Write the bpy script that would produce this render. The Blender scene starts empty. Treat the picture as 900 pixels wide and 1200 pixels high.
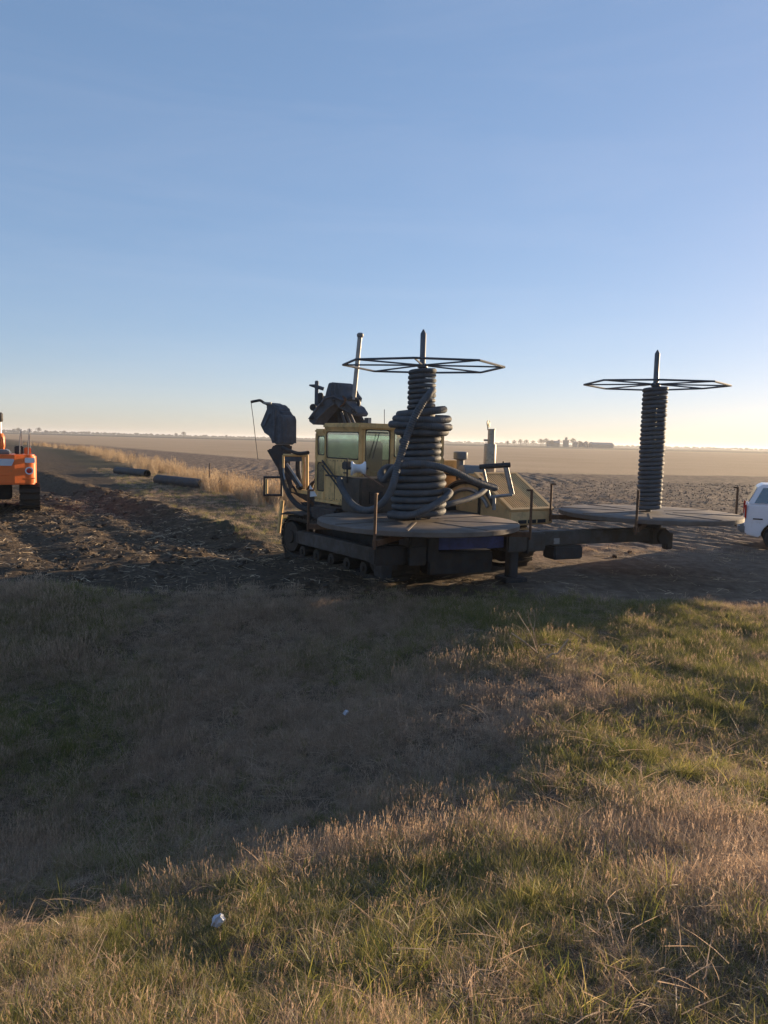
import bpy, bmesh, math, random
import numpy as np
from mathutils import Vector, Matrix, Euler

random.seed(7)
rng = np.random.default_rng(7)
scn = bpy.context.scene
COL = scn.collection

# ------------------------------------------------------------------ camera
CAM = Vector((0.0, 0.0, 2.75))
PITCH, ROLL = math.radians(5.33), math.radians(1.4)
cam_d = bpy.data.cameras.new('camera')
cam_d.sensor_fit = 'HORIZONTAL'; cam_d.sensor_width = 36.0; cam_d.lens = 36.0
cam_d.clip_start = 0.05; cam_d.clip_end = 20000
cam = bpy.data.objects.new('camera', cam_d); COL.objects.link(cam)
RM = Matrix.Rotation(math.radians(90) - PITCH, 3, 'X') @ Matrix.Rotation(ROLL, 3, 'Z')
cam.matrix_world = Matrix.Translation(CAM) @ RM.to_4x4()
scn.camera = cam

def W(px, py, d):
    """survey helper: the point seen at (px, py) of the 900x1200 photo, d metres ahead"""
    v = RM @ Vector(((px - 450) / 900, -(py - 600) / 900, -1))
    return CAM + v * (d / v.y)

# ------------------------------------------------------------------ light
SUN_AZ, SUN_EL = math.radians(50.0), math.radians(7.0)     # azimuth to the right of +Y
world = bpy.data.worlds.new('World'); scn.world = world; world.use_nodes = True
wn = world.node_tree; wn.nodes.clear()
sky = wn.nodes.new('ShaderNodeTexSky'); sky.sky_type = 'NISHITA'; sky.sun_disc = False
sky.sun_elevation = SUN_EL; sky.sun_rotation = SUN_AZ
sky.altitude = 300; sky.air_density = 0.85; sky.dust_density = 0.32; sky.ozone_density = 3.0
bg = wn.nodes.new('ShaderNodeBackground'); bg.inputs['Strength'].default_value = 0.15
wo = wn.nodes.new('ShaderNodeOutputWorld')
gam = wn.nodes.new('ShaderNodeGamma'); gam.inputs['Gamma'].default_value = .5
hsv = wn.nodes.new('ShaderNodeHueSaturation'); hsv.inputs['Saturation'].default_value = 1.22; hsv.inputs['Value'].default_value = 1.04
tnt = wn.nodes.new('ShaderNodeMix'); tnt.data_type = 'RGBA'; tnt.blend_type = 'MULTIPLY'; tnt.inputs['Factor'].default_value = 1.0; tnt.inputs['B'].default_value = (1.085, .99, 1.085, 1)
wn.links.new(sky.outputs[0], gam.inputs['Color']); wn.links.new(gam.outputs[0], hsv.inputs['Color']); wn.links.new(hsv.outputs[0], tnt.inputs['A'])
# thin cirrus over the whole sky
wtc = wn.nodes.new('ShaderNodeTexCoord'); wmp = wn.nodes.new('ShaderNodeMapping'); wmp.inputs['Scale'].default_value = (1.3, 1.3, 9); wmp.inputs['Rotation'].default_value = (.10, .16, 0)
wnz = wn.nodes.new('ShaderNodeTexNoise'); wnz.inputs['Scale'].default_value = 1.6; wnz.inputs['Detail'].default_value = 9; wnz.inputs['Roughness'].default_value = .62; wnz.inputs['Distortion'].default_value = .5
wrp = wn.nodes.new('ShaderNodeValToRGB'); wrp.color_ramp.elements[0].position = .46; wrp.color_ramp.elements[1].position = .85; wrp.color_ramp.elements[1].color = (.035, .035, .035, 1)
wcm = wn.nodes.new('ShaderNodeMix'); wcm.data_type = 'RGBA'; wcm.inputs['B'].default_value = (5.0, 4.3, 4.0, 1)
wn.links.new(wtc.outputs['Generated'], wmp.inputs['Vector']); wn.links.new(wmp.outputs[0], wnz.inputs['Vector']); wn.links.new(wnz.outputs['Fac'], wrp.inputs['Fac'])
wn.links.new(wrp.outputs[0], wcm.inputs['Factor']); wn.links.new(tnt.outputs['Result'], wcm.inputs['A'])
wn.links.new(wcm.outputs['Result'], bg.inputs['Color']); wn.links.new(bg.outputs[0], wo.inputs['Surface'])
sd = bpy.data.lights.new('sun', 'SUN'); sd.energy = 4.6; sd.angle = math.radians(0.55); sd.color = (1.0, 0.74, 0.45)
sun = bpy.data.objects.new('sun', sd); COL.objects.link(sun)
S = Vector((math.sin(SUN_AZ) * math.cos(SUN_EL), math.cos(SUN_AZ) * math.cos(SUN_EL), math.sin(SUN_EL)))
sun.rotation_euler = S.to_track_quat('Z', 'Y').to_euler(); sun.location = (20, 30, 12)
HAZE = 0.00022
vs = scn.view_settings
vs.view_transform = 'Standard'; vs.look = 'None'; vs.exposure = 1.22; vs.gamma = 1.0; vs.use_curve_mapping = False
scn.cycles.max_bounces = 6; scn.cycles.transparent_max_bounces = 12; scn.cycles.volume_bounces = 0

# ------------------------------------------------------------------ noise
def vnoise(x, y, seed=0):
    xi = np.floor(x).astype(np.int64); yi = np.floor(y).astype(np.int64)
    fx = x - xi; fy = y - yi
    fx = fx * fx * (3 - 2 * fx); fy = fy * fy * (3 - 2 * fy)
    def h(a, b):
        n = (a * 374761393 + b * 668265263 + seed * 974711) & 0x7fffffff
        n = ((n ^ (n >> 13)) * 1274126177) & 0x7fffffff
        return ((n ^ (n >> 16)) & 0xffff) / 65535.0
    a = h(xi, yi); b = h(xi + 1, yi); c = h(xi, yi + 1); d = h(xi + 1, yi + 1)
    return (a + (b - a) * fx) * (1 - fy) + (c + (d - c) * fx) * fy
def fbm(x, y, seed=0, oct=4):
    s = 0; a = 0.5; t = 0
    for i in range(oct):
        s = s + a * vnoise(x * 2 ** i + 17 * i, y * 2 ** i - 9 * i, seed + i); t += a; a *= 0.55
    return s / t - 0.5
def sstep(a, b, x):
    t = np.clip((x - a) / (b - a), 0, 1); return t * t * (3 - 2 * t)

# ------------------------------------------------------------------ terrain
NX, NY = 0.84, 0.543            # normal of the field boundary / tile trench lines
CREST = 13.3
def strip_s0(Y): return 11.6 + 0.135 * np.clip(Y - 27, -5, 90)
def masks(X, Y):
    s = X * NX + Y * NY
    w = fbm(X * 0.35, Y * 0.35, 5, 4)
    grass = 1 - sstep(CREST - 0.45, CREST + 0.35, Y + 1.6 * w - 0.35 * sstep(-2, -7, X) + 0.25 * sstep(1.0, 2.5, X))
    s0 = strip_s0(Y)
    left = sstep(-1.0, -3.5, X)
    verge = sstep(-3.4, -2.5, s - s0 + 1.4 * w) * (1 - sstep(3.2, 4.4, s - s0 + w)) * left
    tall = sstep(0, .5, s - s0 + 1.2 * w) * (1 - sstep(2.6, 3.6, s - s0 + w)) * left
    till_start = np.where(X < -1, s0 + 3.6, 20.0 + 0 * X)
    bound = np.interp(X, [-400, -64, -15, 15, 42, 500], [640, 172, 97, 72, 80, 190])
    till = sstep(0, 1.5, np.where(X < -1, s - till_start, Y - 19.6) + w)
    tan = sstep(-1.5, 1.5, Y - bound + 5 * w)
    far = sstep(-40, 20, Y - np.interp(X, [-2000, -600, 0, 600, 2000], [1500, 900, 620, 520, 900]))
    return grass, verge, tall, till, tan, far, s
def dirtmask(X, Y): return sstep(1.0, 4.0, X + 2 * fbm(X * .4, Y * .4, 15, 3))
def height(X, Y):
    X = np.asarray(X, float); Y = np.asarray(Y, float)
    grass, verge, tall, till, tan, far, s = masks(X, Y)
    D = 1.2 - 1.08 * sstep(-3.2, 2.8, X)
    u = np.clip((CREST - Y) / (CREST - 7.0), 0, 1)
    zf = -D * (1 - (1 - u) ** 1.7)
    v = np.clip((7.0 - Y) / 7.0, 0, 1)
    zn = -D + (1.12 + D) * (0.25 * v * v + 0.75 * v)
    z = np.where(Y > 7, zf, zn)
    z = np.where(Y < 0, 1.12 + 0.02 * np.clip(-Y, 0, 4), z)
    near = 1 - sstep(60, 200, np.hypot(X, Y))
    mud = np.clip(1 - grass - till - verge, 0, 1)
    flat = 1 - 0.75 * sstep(2.0, 4.0, X)
    z = z + near * mud * flat * (0.20 * fbm(X * 0.9, Y * 0.9, 11, 4) + 0.12 * fbm(X * 4, Y * 4, 12, 3))
    z = z + near * grass * (0.22 * fbm(X * 0.55, Y * 0.55, 21, 3) + 0.09 * fbm(X * 2.6, Y * 2.6, 22, 3))
    z = z + near * till * (1 - tan) * (0.10 * np.sin((s + .6 * fbm(X * .2, Y * .2, 33, 2)) * 8.3) * .35 + 0.16 * fbm(X * 1.3, Y * 1.3, 31, 4))
    lm = sstep(-2.0, -4.5, X) * sstep(16, 20, Y) * near
    z = z + lm * (0.34 * np.exp(-((s - 8.1 + .5 * fbm(X * .5, Y * .5, 41, 2)) / 0.55) ** 2) * (0.7 + 1.2 * fbm(X * 1.1, Y * 1.1, 42, 3))
                  - 0.24 * np.exp(-((s - 6.9) / 0.5) ** 2))
    rut = mud * sstep(15, 17, Y) * near
    z = z - rut * 0.10 * (np.exp(-((s - 3.0) / .35) ** 2) + np.exp(-((s - 5.2) / .35) ** 2)) * sstep(-2, -4, X)
    z = z - mud * near * 0.07 * sstep(3, 5, X) * (np.exp(-((Y - 14.6 - .05 * X) / .3) ** 2) + np.exp(-((Y - 16.4 - .05 * X) / .3) ** 2))
    berm = np.exp(-((Y - 13.75 - .25 * fbm(X * .8, X * 0 + 2, 55, 2)) / .33) ** 2) * sstep(-2.6, -1.4, X) * (1 - sstep(3.0, 4.2, X)) * (.6 + 1.2 * fbm(X * 1.7, Y * 1.7, 56, 3))
    z = z + .30 * np.clip(berm, 0, 1.2)
    return z
def hz(x, y): return float(height(np.array([x]), np.array([y]))[0])

# ------------------------------------------------------------------ materials
def ns(m): return m.node_tree.nodes, m.node_tree.links
def mat(name, col, rough=0.6, metal=0.0, var=0.25, scale=3.0, dirt=0.0, dirtcol=(0.10, 0.07, 0.045), bump=0.0, bscale=30.0, spec=0.4):
    m = bpy.data.materials.new(name); m.use_nodes = True
    n, l = ns(m); p = n['Principled BSDF']
    tc = n.new('ShaderNodeTexCoord'); nz = n.new('ShaderNodeTexNoise')
    nz.inputs['Scale'].default_value = scale; nz.inputs['Detail'].default_value = 6; nz.inputs['Roughness'].default_value = .65
    l.new(tc.outputs['Object'], nz.inputs['Vector'])
    r = n.new('ShaderNodeValToRGB')
    r.color_ramp.elements[0].position = .3; r.color_ramp.elements[1].position = .7
    r.color_ramp.elements[0].color = tuple(c * (1 - var) for c in col) + (1,)
    r.color_ramp.elements[1].color = tuple(min(1, c * (1 + var)) for c in col) + (1,)
    l.new(nz.outputs['Fac'], r.inputs['Fac']); out = r.outputs['Color']
    if dirt > 0:
        n2 = n.new('ShaderNodeTexNoise'); n2.inputs['Scale'].default_value = scale * 1.7; n2.inputs['Detail'].default_value = 8; n2.inputs['Roughness'].default_value = .7
        l.new(tc.outputs['Object'], n2.inputs['Vector'])
        r2 = n.new('ShaderNodeValToRGB'); r2.color_ramp.elements[0].position = .62 - .35 * dirt; r2.color_ramp.elements[1].position = .85 - .25 * dirt
        l.new(n2.outputs['Fac'], r2.inputs['Fac'])
        mx = n.new('ShaderNodeMix'); mx.data_type = 'RGBA'; mx.inputs['B'].default_value = dirtcol + (1,)
        l.new(r2.outputs['Color'], mx.inputs['Factor']); l.new(out, mx.inputs['A']); out = mx.outputs['Result']
        rr = n.new('ShaderNodeMapRange'); rr.inputs['To Min'].default_value = rough; rr.inputs['To Max'].default_value = .95
        l.new(r2.outputs['Color'], rr.inputs['Value']); l.new(rr.outputs[0], p.inputs['Roughness'])
    else:
        p.inputs['Roughness'].default_value = rough
    l.new(out, p.inputs['Base Color']); p.inputs['Metallic'].default_value = metal
    p.inputs['Specular IOR Level'].default_value = spec
    if bump > 0:
        n3 = n.new('ShaderNodeTexNoise'); n3.inputs['Scale'].default_value = bscale; n3.inputs['Detail'].default_value = 4
        l.new(tc.outputs['Object'], n3.inputs['Vector'])
        b = n.new('ShaderNodeBump'); b.inputs['Strength'].default_value = bump; b.inputs['Distance'].default_value = .02
        l.new(n3.outputs['Fac'], b.inputs['Height']); l.new(b.outputs[0], p.inputs['Normal'])
    return m
def glass(name, tint=(0.62, 0.74, 0.70), refl=0.16):
    m = bpy.data.materials.new(name); m.use_nodes = True
    n, l = ns(m); n.remove(n['Principled BSDF'])
    t = n.new('ShaderNodeBsdfTransparent'); t.inputs[0].default_value = tint + (1,)
    g = n.new('ShaderNodeBsdfGlossy'); g.inputs['Roughness'].default_value = .06; g.inputs['Color'].default_value = (.9, .95, .95, 1)
    d = n.new('ShaderNodeBsdfDiffuse'); d.inputs[0].default_value = (.30, .33, .29, 1)
    lw = n.new('ShaderNodeLayerWeight'); lw.inputs[0].default_value = .35
    mr = n.new('ShaderNodeMapRange'); mr.inputs['To Min'].default_value = refl; mr.inputs['To Max'].default_value = .8
    l.new(lw.outputs['Facing'], mr.inputs['Value'])
    m1 = n.new('ShaderNodeMixShader'); l.new(mr.outputs[0], m1.inputs[0]); l.new(t.outputs[0], m1.inputs[1]); l.new(g.outputs[0], m1.inputs[2])
    tc = n.new('ShaderNodeTexCoord'); nz = n.new('ShaderNodeTexNoise'); nz.inputs['Scale'].default_value = 5; nz.inputs['Detail'].default_value = 5
    l.new(tc.outputs['Object'], nz.inputs['Vector'])
    mr2 = n.new('ShaderNodeMapRange'); mr2.inputs['From Min'].default_value = .35; mr2.inputs['From Max'].default_value = .75; mr2.inputs['To Max'].default_value = .12
    l.new(nz.outputs['Fac'], mr2.inputs['Value'])
    m2 = n.new('ShaderNodeMixShader'); l.new(mr2.outputs[0], m2.inputs[0]); l.new(m1.outputs[0], m2.inputs[1]); l.new(d.outputs[0], m2.inputs[2])
    l.new(m2.outputs[0], n['Material Output'].inputs['Surface'])
    return m
def leafmat(name, cols, trans=0.45, rough=.7):
    """thin plant material: random tint per instance and per blade, light passes through"""
    m = bpy.data.materials.new(name); m.use_nodes = True
    n, l = ns(m); n.remove(n['Principled BSDF'])
    oi = n.new('ShaderNodeObjectInfo'); at = n.new('ShaderNodeAttribute'); at.attribute_name = 'tint'
    ad = n.new('ShaderNodeMath'); ad.operation = 'ADD'; l.new(oi.outputs['Random'], ad.inputs[0]); l.new(at.outputs['Fac'], ad.inputs[1])
    hf = n.new('ShaderNodeMath'); hf.operation = 'MULTIPLY'; hf.inputs[1].default_value = .5; l.new(ad.outputs[0], hf.inputs[0])
    r = n.new('ShaderNodeValToRGB'); e = r.color_ramp.elements
    while len(e) < len(cols): e.new(.5)
    for i, c in enumerate(cols):
        e[i].position = .12 + .76 * i / (len(cols) - 1); e[i].color = c + (1,)
    l.new(hf.outputs[0], r.inputs['Fac'])
    d = n.new('ShaderNodeBsdfDiffuse'); t = n.new('ShaderNodeBsdfTranslucent'); g = n.new('ShaderNodeBsdfGlossy'); g.inputs['Roughness'].default_value = .5
    l.new(r.outputs[0], d.inputs[0]); l.new(r.outputs[0], t.inputs[0])
    mx = n.new('ShaderNodeMixShader'); mx.inputs[0].default_value = trans; l.new(d.outputs[0], mx.inputs[1]); l.new(t.outputs[0], mx.inputs[2])
    m2 = n.new('ShaderNodeMixShader'); m2.inputs[0].default_value = .04; l.new(mx.outputs[0], m2.inputs[1]); l.new(g.outputs[0], m2.inputs[2])
    l.new(m2.outputs[0], n['Material Output'].inputs['Surface'])
    return m

M_YEL = mat('machine_yellow', (0.68, 0.435, 0.18), .62, 0, .15, 2.0, .35, (.20, .14, .075), 0, 30, .25)
M_TAN = mat('hood_tan', (0.72, 0.47, 0.23), .75, 0, .12, 2.0, .25, (.24, .17, .10), 0, 30, .15)
M_DARK = mat('dark_steel', (0.035, 0.036, 0.04), .55, .2, .4, 4, .45, (.07, .052, .04))
M_BLUE = mat('blue_black_plastic', (0.065, 0.078, 0.10), .45, 0, .4, 5, .3, (.10, .09, .08))
M_RUB = mat('black_rubber', (0.022, 0.022, 0.023), .7, 0, .4, 6, .5, (.06, .045, .033), .4, 40)
M_TRK = mat('muddy_track_steel', (0.05, 0.044, 0.038), .75, .3, .4, 6, .8, (.06, .044, .032), .5, 25)
M_PIPE = mat('black_corrugated_pipe', (0.085, 0.090, 0.100), .68, 0, .3, 6, .35, (.10, .085, .07), .35, 60, .3)  # base grey lifted above the pipe's own black to imitate lens flare veil
M_DECK = mat('worn_steel_deck', (0.135, 0.108, 0.092), .65, .1, .35, 2.5, .5, (.15, .11, .08), .2, 12)
M_RUST = mat('rusty_rod', (0.13, 0.07, 0.04), .7, .3, .4, 10)
M_GALV = mat('galvanised_metal', (0.26, 0.255, 0.25), .5, .35, .2, 8, .2)
M_WIRE = mat('painted_grey_rod', (0.10, 0.105, 0.115), .45, .4, .2, 8)
M_BEAM = mat('muddy_beam', (0.075, 0.07, 0.066), .6, .2, .35, 3, .6, (.085, .062, .045))
M_BLUEP = mat('faded_blue_paint', (0.05, 0.07, 0.20), .6, 0, .3, 4, .35, (.06, .05, .07))
M_WHITE = mat('white_plastic', (0.72, 0.73, 0.76), .4, 0, .08, 8)
M_GLASS = glass('cab_glass', (.74, .88, .82), .10)
M_SEAT = mat('seat_vinyl', (0.03, 0.03, 0.03), .6)
M_ORANGE = mat('orange_paint', (0.78, 0.16, 0.03), .38, 0, .08, 2, .15, (.25, .12, .06))
M_GREY = mat('grey_paint', (0.16, 0.17, 0.18), .5, 0, .15, 3, .2)
M_RED = mat('red_lens', (0.45, 0.02, 0.015), .25)
M_SILVER = mat('silver_decal', (0.50, 0.54, 0.62), .35, .2, .08, 6)
M_BOX = mat('weathered_brown_box', (0.085, 0.068, 0.055), .7, .1, .35, 4, .5, (.13, .1, .07))
M_SUV = mat('white_car_paint', (0.74, 0.74, 0.78), .28, 0, .04, 2, .12, (.4, .34, .28), 0, 30, .6)
M_TINT = glass('tinted_car_glass', (0.10, 0.11, 0.12), .2)
M_TYRE = mat('tyre_rubber', (0.02, 0.02, 0.02), .8, 0, .3, 8, .3)
M_RIM = mat('alloy_rim', (0.45, 0.45, 0.46), .3, .8, .1, 8)
M_CONC = mat('muffler_beige', (0.40, 0.35, 0.27), .5, .2, .15, 6, .25)
M_CULV = mat('dark_culvert_steel', (0.045, 0.045, 0.05), .6, .2, .3, 3, .35, (.1, .08, .06))
M_ELEV = mat('pale_elevator_steel', (0.20, 0.20, 0.21), .6, .2, .15, .2)
M_SHED = mat('grey_shed_siding', (0.20, 0.19, 0.19), .7, 0, .15, .2)
M_BARK = mat('grey_bark', (0.09, 0.075, 0.06), .9, 0, .3, 5)
M_WOODP = mat('weathered_post', (0.16, 0.12, 0.09), .9, 0, .3, 12)

# ------------------------------------------------------------------ mesh builder
class MB:
    def __init__(s): s.v = []; s.f = []
    def add(s, vs_, fs):
        o = len(s.v); s.v += [Vector(v) for v in vs_]; s.f += [tuple(i + o for i in f) for f in fs]; return s
    def hexa(s, p):   # 8 points: bottom 4 ccw, top 4
        return s.add(p, [(3, 2, 1, 0), (4, 5, 6, 7), (0, 1, 5, 4), (1, 2, 6, 5), (2, 3, 7, 6), (3, 0, 4, 7)])
    def box(s, c, size, R=None):
        R = R or Matrix.Identity(3); hx, hy, hz_ = [k / 2 for k in size]; c = Vector(c)
        return s.hexa([c + R @ Vector(q) for q in ((-hx, -hy, -hz_), (hx, -hy, -hz_), (hx, hy, -hz_), (-hx, hy, -hz_), (-hx, -hy, hz_), (hx, -hy, hz_), (hx, hy, hz_), (-hx, hy, hz_))])
    def prism(s, poly, ext):
        ext = Vector(ext); n = len(poly); p = [Vector(q) for q in poly]
        return s.add(p + [q + ext for q in p], [tuple(reversed(range(n))), tuple(range(n, 2 * n))] + [(i, (i + 1) % n, n + (i + 1) % n, n + i) for i in range(n)])
    def tube(s, pts, r, n=8, closed=False):
        P = [Vector(p) for p in pts]; k = len(P); rs = r if isinstance(r, (list, tuple)) else [r] * k
        up = Vector((0, 0, 1)); rings = []; prev = None
        for i, p in enumerate(P):
            if closed: t = P[(i + 1) % k] - P[i - 1]
            else: t = P[min(i + 1, k - 1)] - P[max(i - 1, 0)]
            t = t.normalized() if t.length > 1e-9 else Vector((0, 0, 1))
            if prev is None:
                ref = up if abs(t.z) < .9 else Vector((1, 0, 0)); a = t.cross(ref).normalized()
            else:
                a = prev - t * prev.dot(t)
                a = a.normalized() if a.length > 1e-6 else t.orthogonal().normalized()
            prev = a; b = t.cross(a)
            rings.append([p + (a * math.cos(2 * math.pi * j / n) + b * math.sin(2 * math.pi * j / n)) * rs[i] for j in range(n)])
        vs_ = [q for ring in rings for q in ring]; fs = []
        m = k if closed else k - 1
        for i in range(m):
            i2 = (i + 1) % k
            for j in range(n):
                fs.append((i * n + j, i * n + (j + 1) % n, i2 * n + (j + 1) % n, i2 * n + j))
        if not closed: fs += [tuple(reversed(range(n))), tuple(range((k - 1) * n, k * n))]
        return s.add(vs_, fs)
    def cyl(s, a, b, r, n=16): return s.tube([a, b], r, n)
    def lathe(s, c, prof, n=32, axis=None):
        """prof: (radius, height) list, around axis (default z) through c"""
        c = Vector(c); Q = Vector((0, 0, 1)).rotation_difference(Vector(axis or (0, 0, 1))).to_matrix()
        vs_ = []; k = len(prof)
        for (r, h) in prof:
            for j in range(n):
                a = 2 * math.pi * j / n; vs_.append(c + Q @ Vector((r * math.cos(a), r * math.sin(a), h)))
        fs = [(i * n + j, i * n + (j + 1) % n, (i + 1) * n + (j + 1) % n, (i + 1) * n + j) for i in range(k - 1) for j in range(n)]
        fs += [tuple(reversed(range(n))), tuple(range((k - 1) * n, k * n))]
        return s.add(vs_, fs)
    def build(s, name, m, parent=None, smooth=False, bevel=0.0, kind=None, label=None):
        o0 = parent
        off = Vector((0, 0, 0))
        q = parent
        while q is not None: off += q.location; q = q.parent
        me = bpy.data.meshes.new(name); me.from_pydata([v - off for v in s.v], [], s.f); me.update()
        bm = bmesh.new(); bm.from_mesh(me); bmesh.ops.recalc_face_normals(bm, faces=bm.faces)
        if bevel > 0:
            es = [e for e in bm.edges if len(e.link_faces) == 2 and e.calc_face_angle(0) > .5]
            bmesh.ops.bevel(bm, geom=es, offset=bevel, segments=2, affect='EDGES', clamp_overlap=True)
        bm.to_mesh(me); bm.free()
        me.materials.append(m)
        if smooth:
            me.polygons.foreach_set('use_smooth', [True] * len(me.polygons))
            try: me.set_sharp_from_angle(angle=math.radians(40))
            except Exception: pass
        o = bpy.data.objects.new(name, me); COL.objects.link(o)
        if parent: o.parent = parent
        if kind: o['kind'] = kind
        if label: o['label'] = label
        return o
def tag(o, label, cat, group=None, kind=None):
    o['label'] = label; o['category'] = cat
    if group: o['group'] = group
    if kind: o['kind'] = kind
    return o
def thing(name, label, cat, loc, group=None):
    o = bpy.data.objects.new(name, None); o.empty_display_size = .3; COL.objects.link(o); o.location = loc
    return tag(o, label, cat, group)
def copy_obj(src, parent, loc=None, rot=None):
    c = src.copy(); COL.objects.link(c); c.parent = parent
    if loc is not None: c.location = loc
    if rot is not None: c.rotation_euler = rot
    return c
def spline(pts, n=8):
    P = [Vector(p) for p in pts]; P = [P[0] * 2 - P[1]] + P + [P[-1] * 2 - P[-2]]; out = []
    for i in range(1, len(P) - 2):
        for k in range(n):
            t = k / n; a, b, c, d = P[i - 1], P[i], P[i + 1], P[i + 2]
            out.append(.5 * ((2 * b) + (c - a) * t + (2 * a - 5 * b + 4 * c - d) * t * t + (3 * b - a - 3 * c + d) * t ** 3))
    out.append(P[-2]); return out

# ------------------------------------------------------------------ ground sheet
def axis_coords(lo, hi, step, far_lo, far_hi, g):
    c = list(np.arange(lo, hi + 1e-6, step)); st = step
    while c[-1] < far_hi: st *= g; c.append(c[-1] + st)
    st = step; pre = []; x = lo
    while x > far_lo: st *= g; x -= st; pre.append(x)
    return np.array(pre[::-1] + c)
xs = axis_coords(-13, 12, 0.11, -5000, 5000, 1.06)
ys = axis_coords(0.5, 27, 0.11, -60, 6000, 1.035)
GX, GY = np.meshgrid(xs, ys)
GZ = height(GX, GY)
nx_, ny_ = len(xs), len(ys)
verts = np.stack([GX.ravel(), GY.ravel(), GZ.ravel()], 1)
ii = np.arange(nx_ * ny_).reshape(ny_, nx_)
quads = np.stack([ii[:-1, :-1].ravel(), ii[:-1, 1:].ravel(), ii[1:, 1:].ravel(), ii[1:, :-1].ravel()], 1)
me = bpy.data.meshes.new('ground')
me.vertices.add(len(verts)); me.vertices.foreach_set('co', verts.ravel())
me.loops.add(quads.size); me.loops.foreach_set('vertex_index', quads.ravel().astype(np.int32))
me.polygons.add(len(quads)); me.polygons.foreach_set('loop_start', np.arange(0, quads.size, 4, dtype=np.int32))
me.update(calc_edges=True); me.validate()
me.polygons.foreach_set('use_smooth', np.ones(len(quads), bool))
mk = masks(GX.ravel(), GY.ravel())
for nm, arr in zip(('m_grass', 'm_verge', 'm_tall', 'm_till', 'm_tan', 'm_far'), mk[:6]):
    at = me.attributes.new(nm, 'FLOAT', 'POINT'); at.data.foreach_set('value', np.ascontiguousarray(arr, dtype=np.float32))
at = me.attributes.new('m_dirt', 'FLOAT', 'POINT'); at.data.foreach_set('value', np.ascontiguousarray(dirtmask(GX.ravel(), GY.ravel()), dtype=np.float32))
ground = bpy.data.objects.new('ground', me); COL.objects.link(ground); ground['kind'] = 'structure'

gm = bpy.data.materials.new('field_ground'); gm.use_nodes = True
n, l = ns(gm); gp = n['Principled BSDF']; gp.inputs['Roughness'].default_value = .95; gp.inputs['Specular IOR Level'].default_value = .15
tc = n.new('ShaderNodeTexCoord')
def tex(scale, detail=6, rough=.65):
    t = n.new('ShaderNodeTexNoise'); t.inputs['Scale'].default_value = scale; t.inputs['Detail'].default_value = detail; t.inputs['Roughness'].default_value = rough
    l.new(tc.outputs['Object'], t.inputs['Vector']); return t
def ramp(src, stops):
    r = n.new('ShaderNodeValToRGB'); e = r.color_ramp.elements
    while len(e) < len(stops): e.new(.5)
    for i, (p, c) in enumerate(stops): e[i].position = p; e[i].color = c + (1,)
    l.new(src, r.inputs['Fac']); return r.outputs['Color']
def mixc(a, b, f):
    x = n.new('ShaderNodeMix'); x.data_type = 'RGBA'; l.new(a, x.inputs['A']); l.new(b, x.inputs['B']); l.new(f, x.inputs['Factor']); return x.outputs['Result']
def attr(nm):
    a = n.new('ShaderNodeAttribute'); a.attribute_name = nm; return a.outputs['Fac']
t_f, t_m, t_l = tex(9, 8, .75), tex(1.3), tex(.05, 5)
c_mud = ramp(t_f.outputs['Fac'], [(.30, (.036, .026, .018)), (.52, (.09, .064, .042)), (.66, (.15, .108, .07)), (.78, (.30, .22, .14))])
c_grs = ramp(t_f.outputs['Fac'], [(.3, (.09, .066, .045)), (.7, (.19, .14, .095))])
c_vrg = ramp(t_f.outputs['Fac'], [(.3, (.035, .034, .02)), (.7, (.085, .074, .045))])
c_tll = ramp(t_m.outputs['Fac'], [(.3, (.16, .11, .06)), (.7, (.30, .21, .12))])
c_til = ramp(t_m.outputs['Fac'], [(.34, (.10, .07, .05)), (.5, (.19, .135, .098)), (.66, (.33, .245, .175))])
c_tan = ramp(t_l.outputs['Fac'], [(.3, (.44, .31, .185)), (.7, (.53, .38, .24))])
c_far = ramp(t_l.outputs['Fac'], [(.35, (.10, .085, .06)), (.65, (.19, .15, .10))])
c_dirt = ramp(tex(3.5, 8, .7).outputs['Fac'], [(.3, (.10, .072, .05)), (.5, (.18, .132, .095)), (.7, (.27, .205, .15))])
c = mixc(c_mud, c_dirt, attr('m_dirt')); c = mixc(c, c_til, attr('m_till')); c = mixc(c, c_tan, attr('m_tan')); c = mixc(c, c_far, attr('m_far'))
c = mixc(c, c_vrg, attr('m_verge')); c = mixc(c, c_tll, attr('m_tall')); c = mixc(c, c_grs, attr('m_grass'))
l.new(c, gp.inputs['Base Color'])
bmp = n.new('ShaderNodeBump'); bmp.inputs['Strength'].default_value = .8; bmp.inputs['Distance'].default_value = .06
l.new(t_f.outputs['Fac'], bmp.inputs['Height'])
bm2 = n.new('ShaderNodeBump'); bm2.inputs['Strength'].default_value = .7; bm2.inputs['Distance'].default_value = .35
l.new(t_m.outputs['Fac'], bm2.inputs['Height']); l.new(bmp.outputs[0], bm2.inputs['Normal'])
l.new(bm2.outputs[0], gp.inputs['Normal'])
me.materials.append(gm)

# ------------------------------------------------------------------ machine frame of reference
A2 = Vector((0.57, -0.82, 0)).normalized(); L2 = Vector((-A2.y, A2.x, 0))
P0 = Vector((-0.55, 16.5, 0))
def M(t, s, z): return P0 + A2 * t + L2 * s + Vector((0, 0, z))
MR = Matrix((A2, L2, Vector((0, 0, 1)))).transposed()      # local (t,s,z) -> world
UP = Vector((0, 0, 1))

plow = thing('drainage_plow', 'dull yellow crawler drainage plow with glazed cab and raised dark plow leg on the mud', 'drainage plow', M(-.3, 1.6, 0))

def mbox(t0, t1, s0, s1, z0, z1):
    b = MB(); b.box(M((t0 + t1) / 2, (s0 + s1) / 2, (z0 + z1) / 2), (t1 - t0, s1 - s0, z1 - z0), MR); return b
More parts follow.
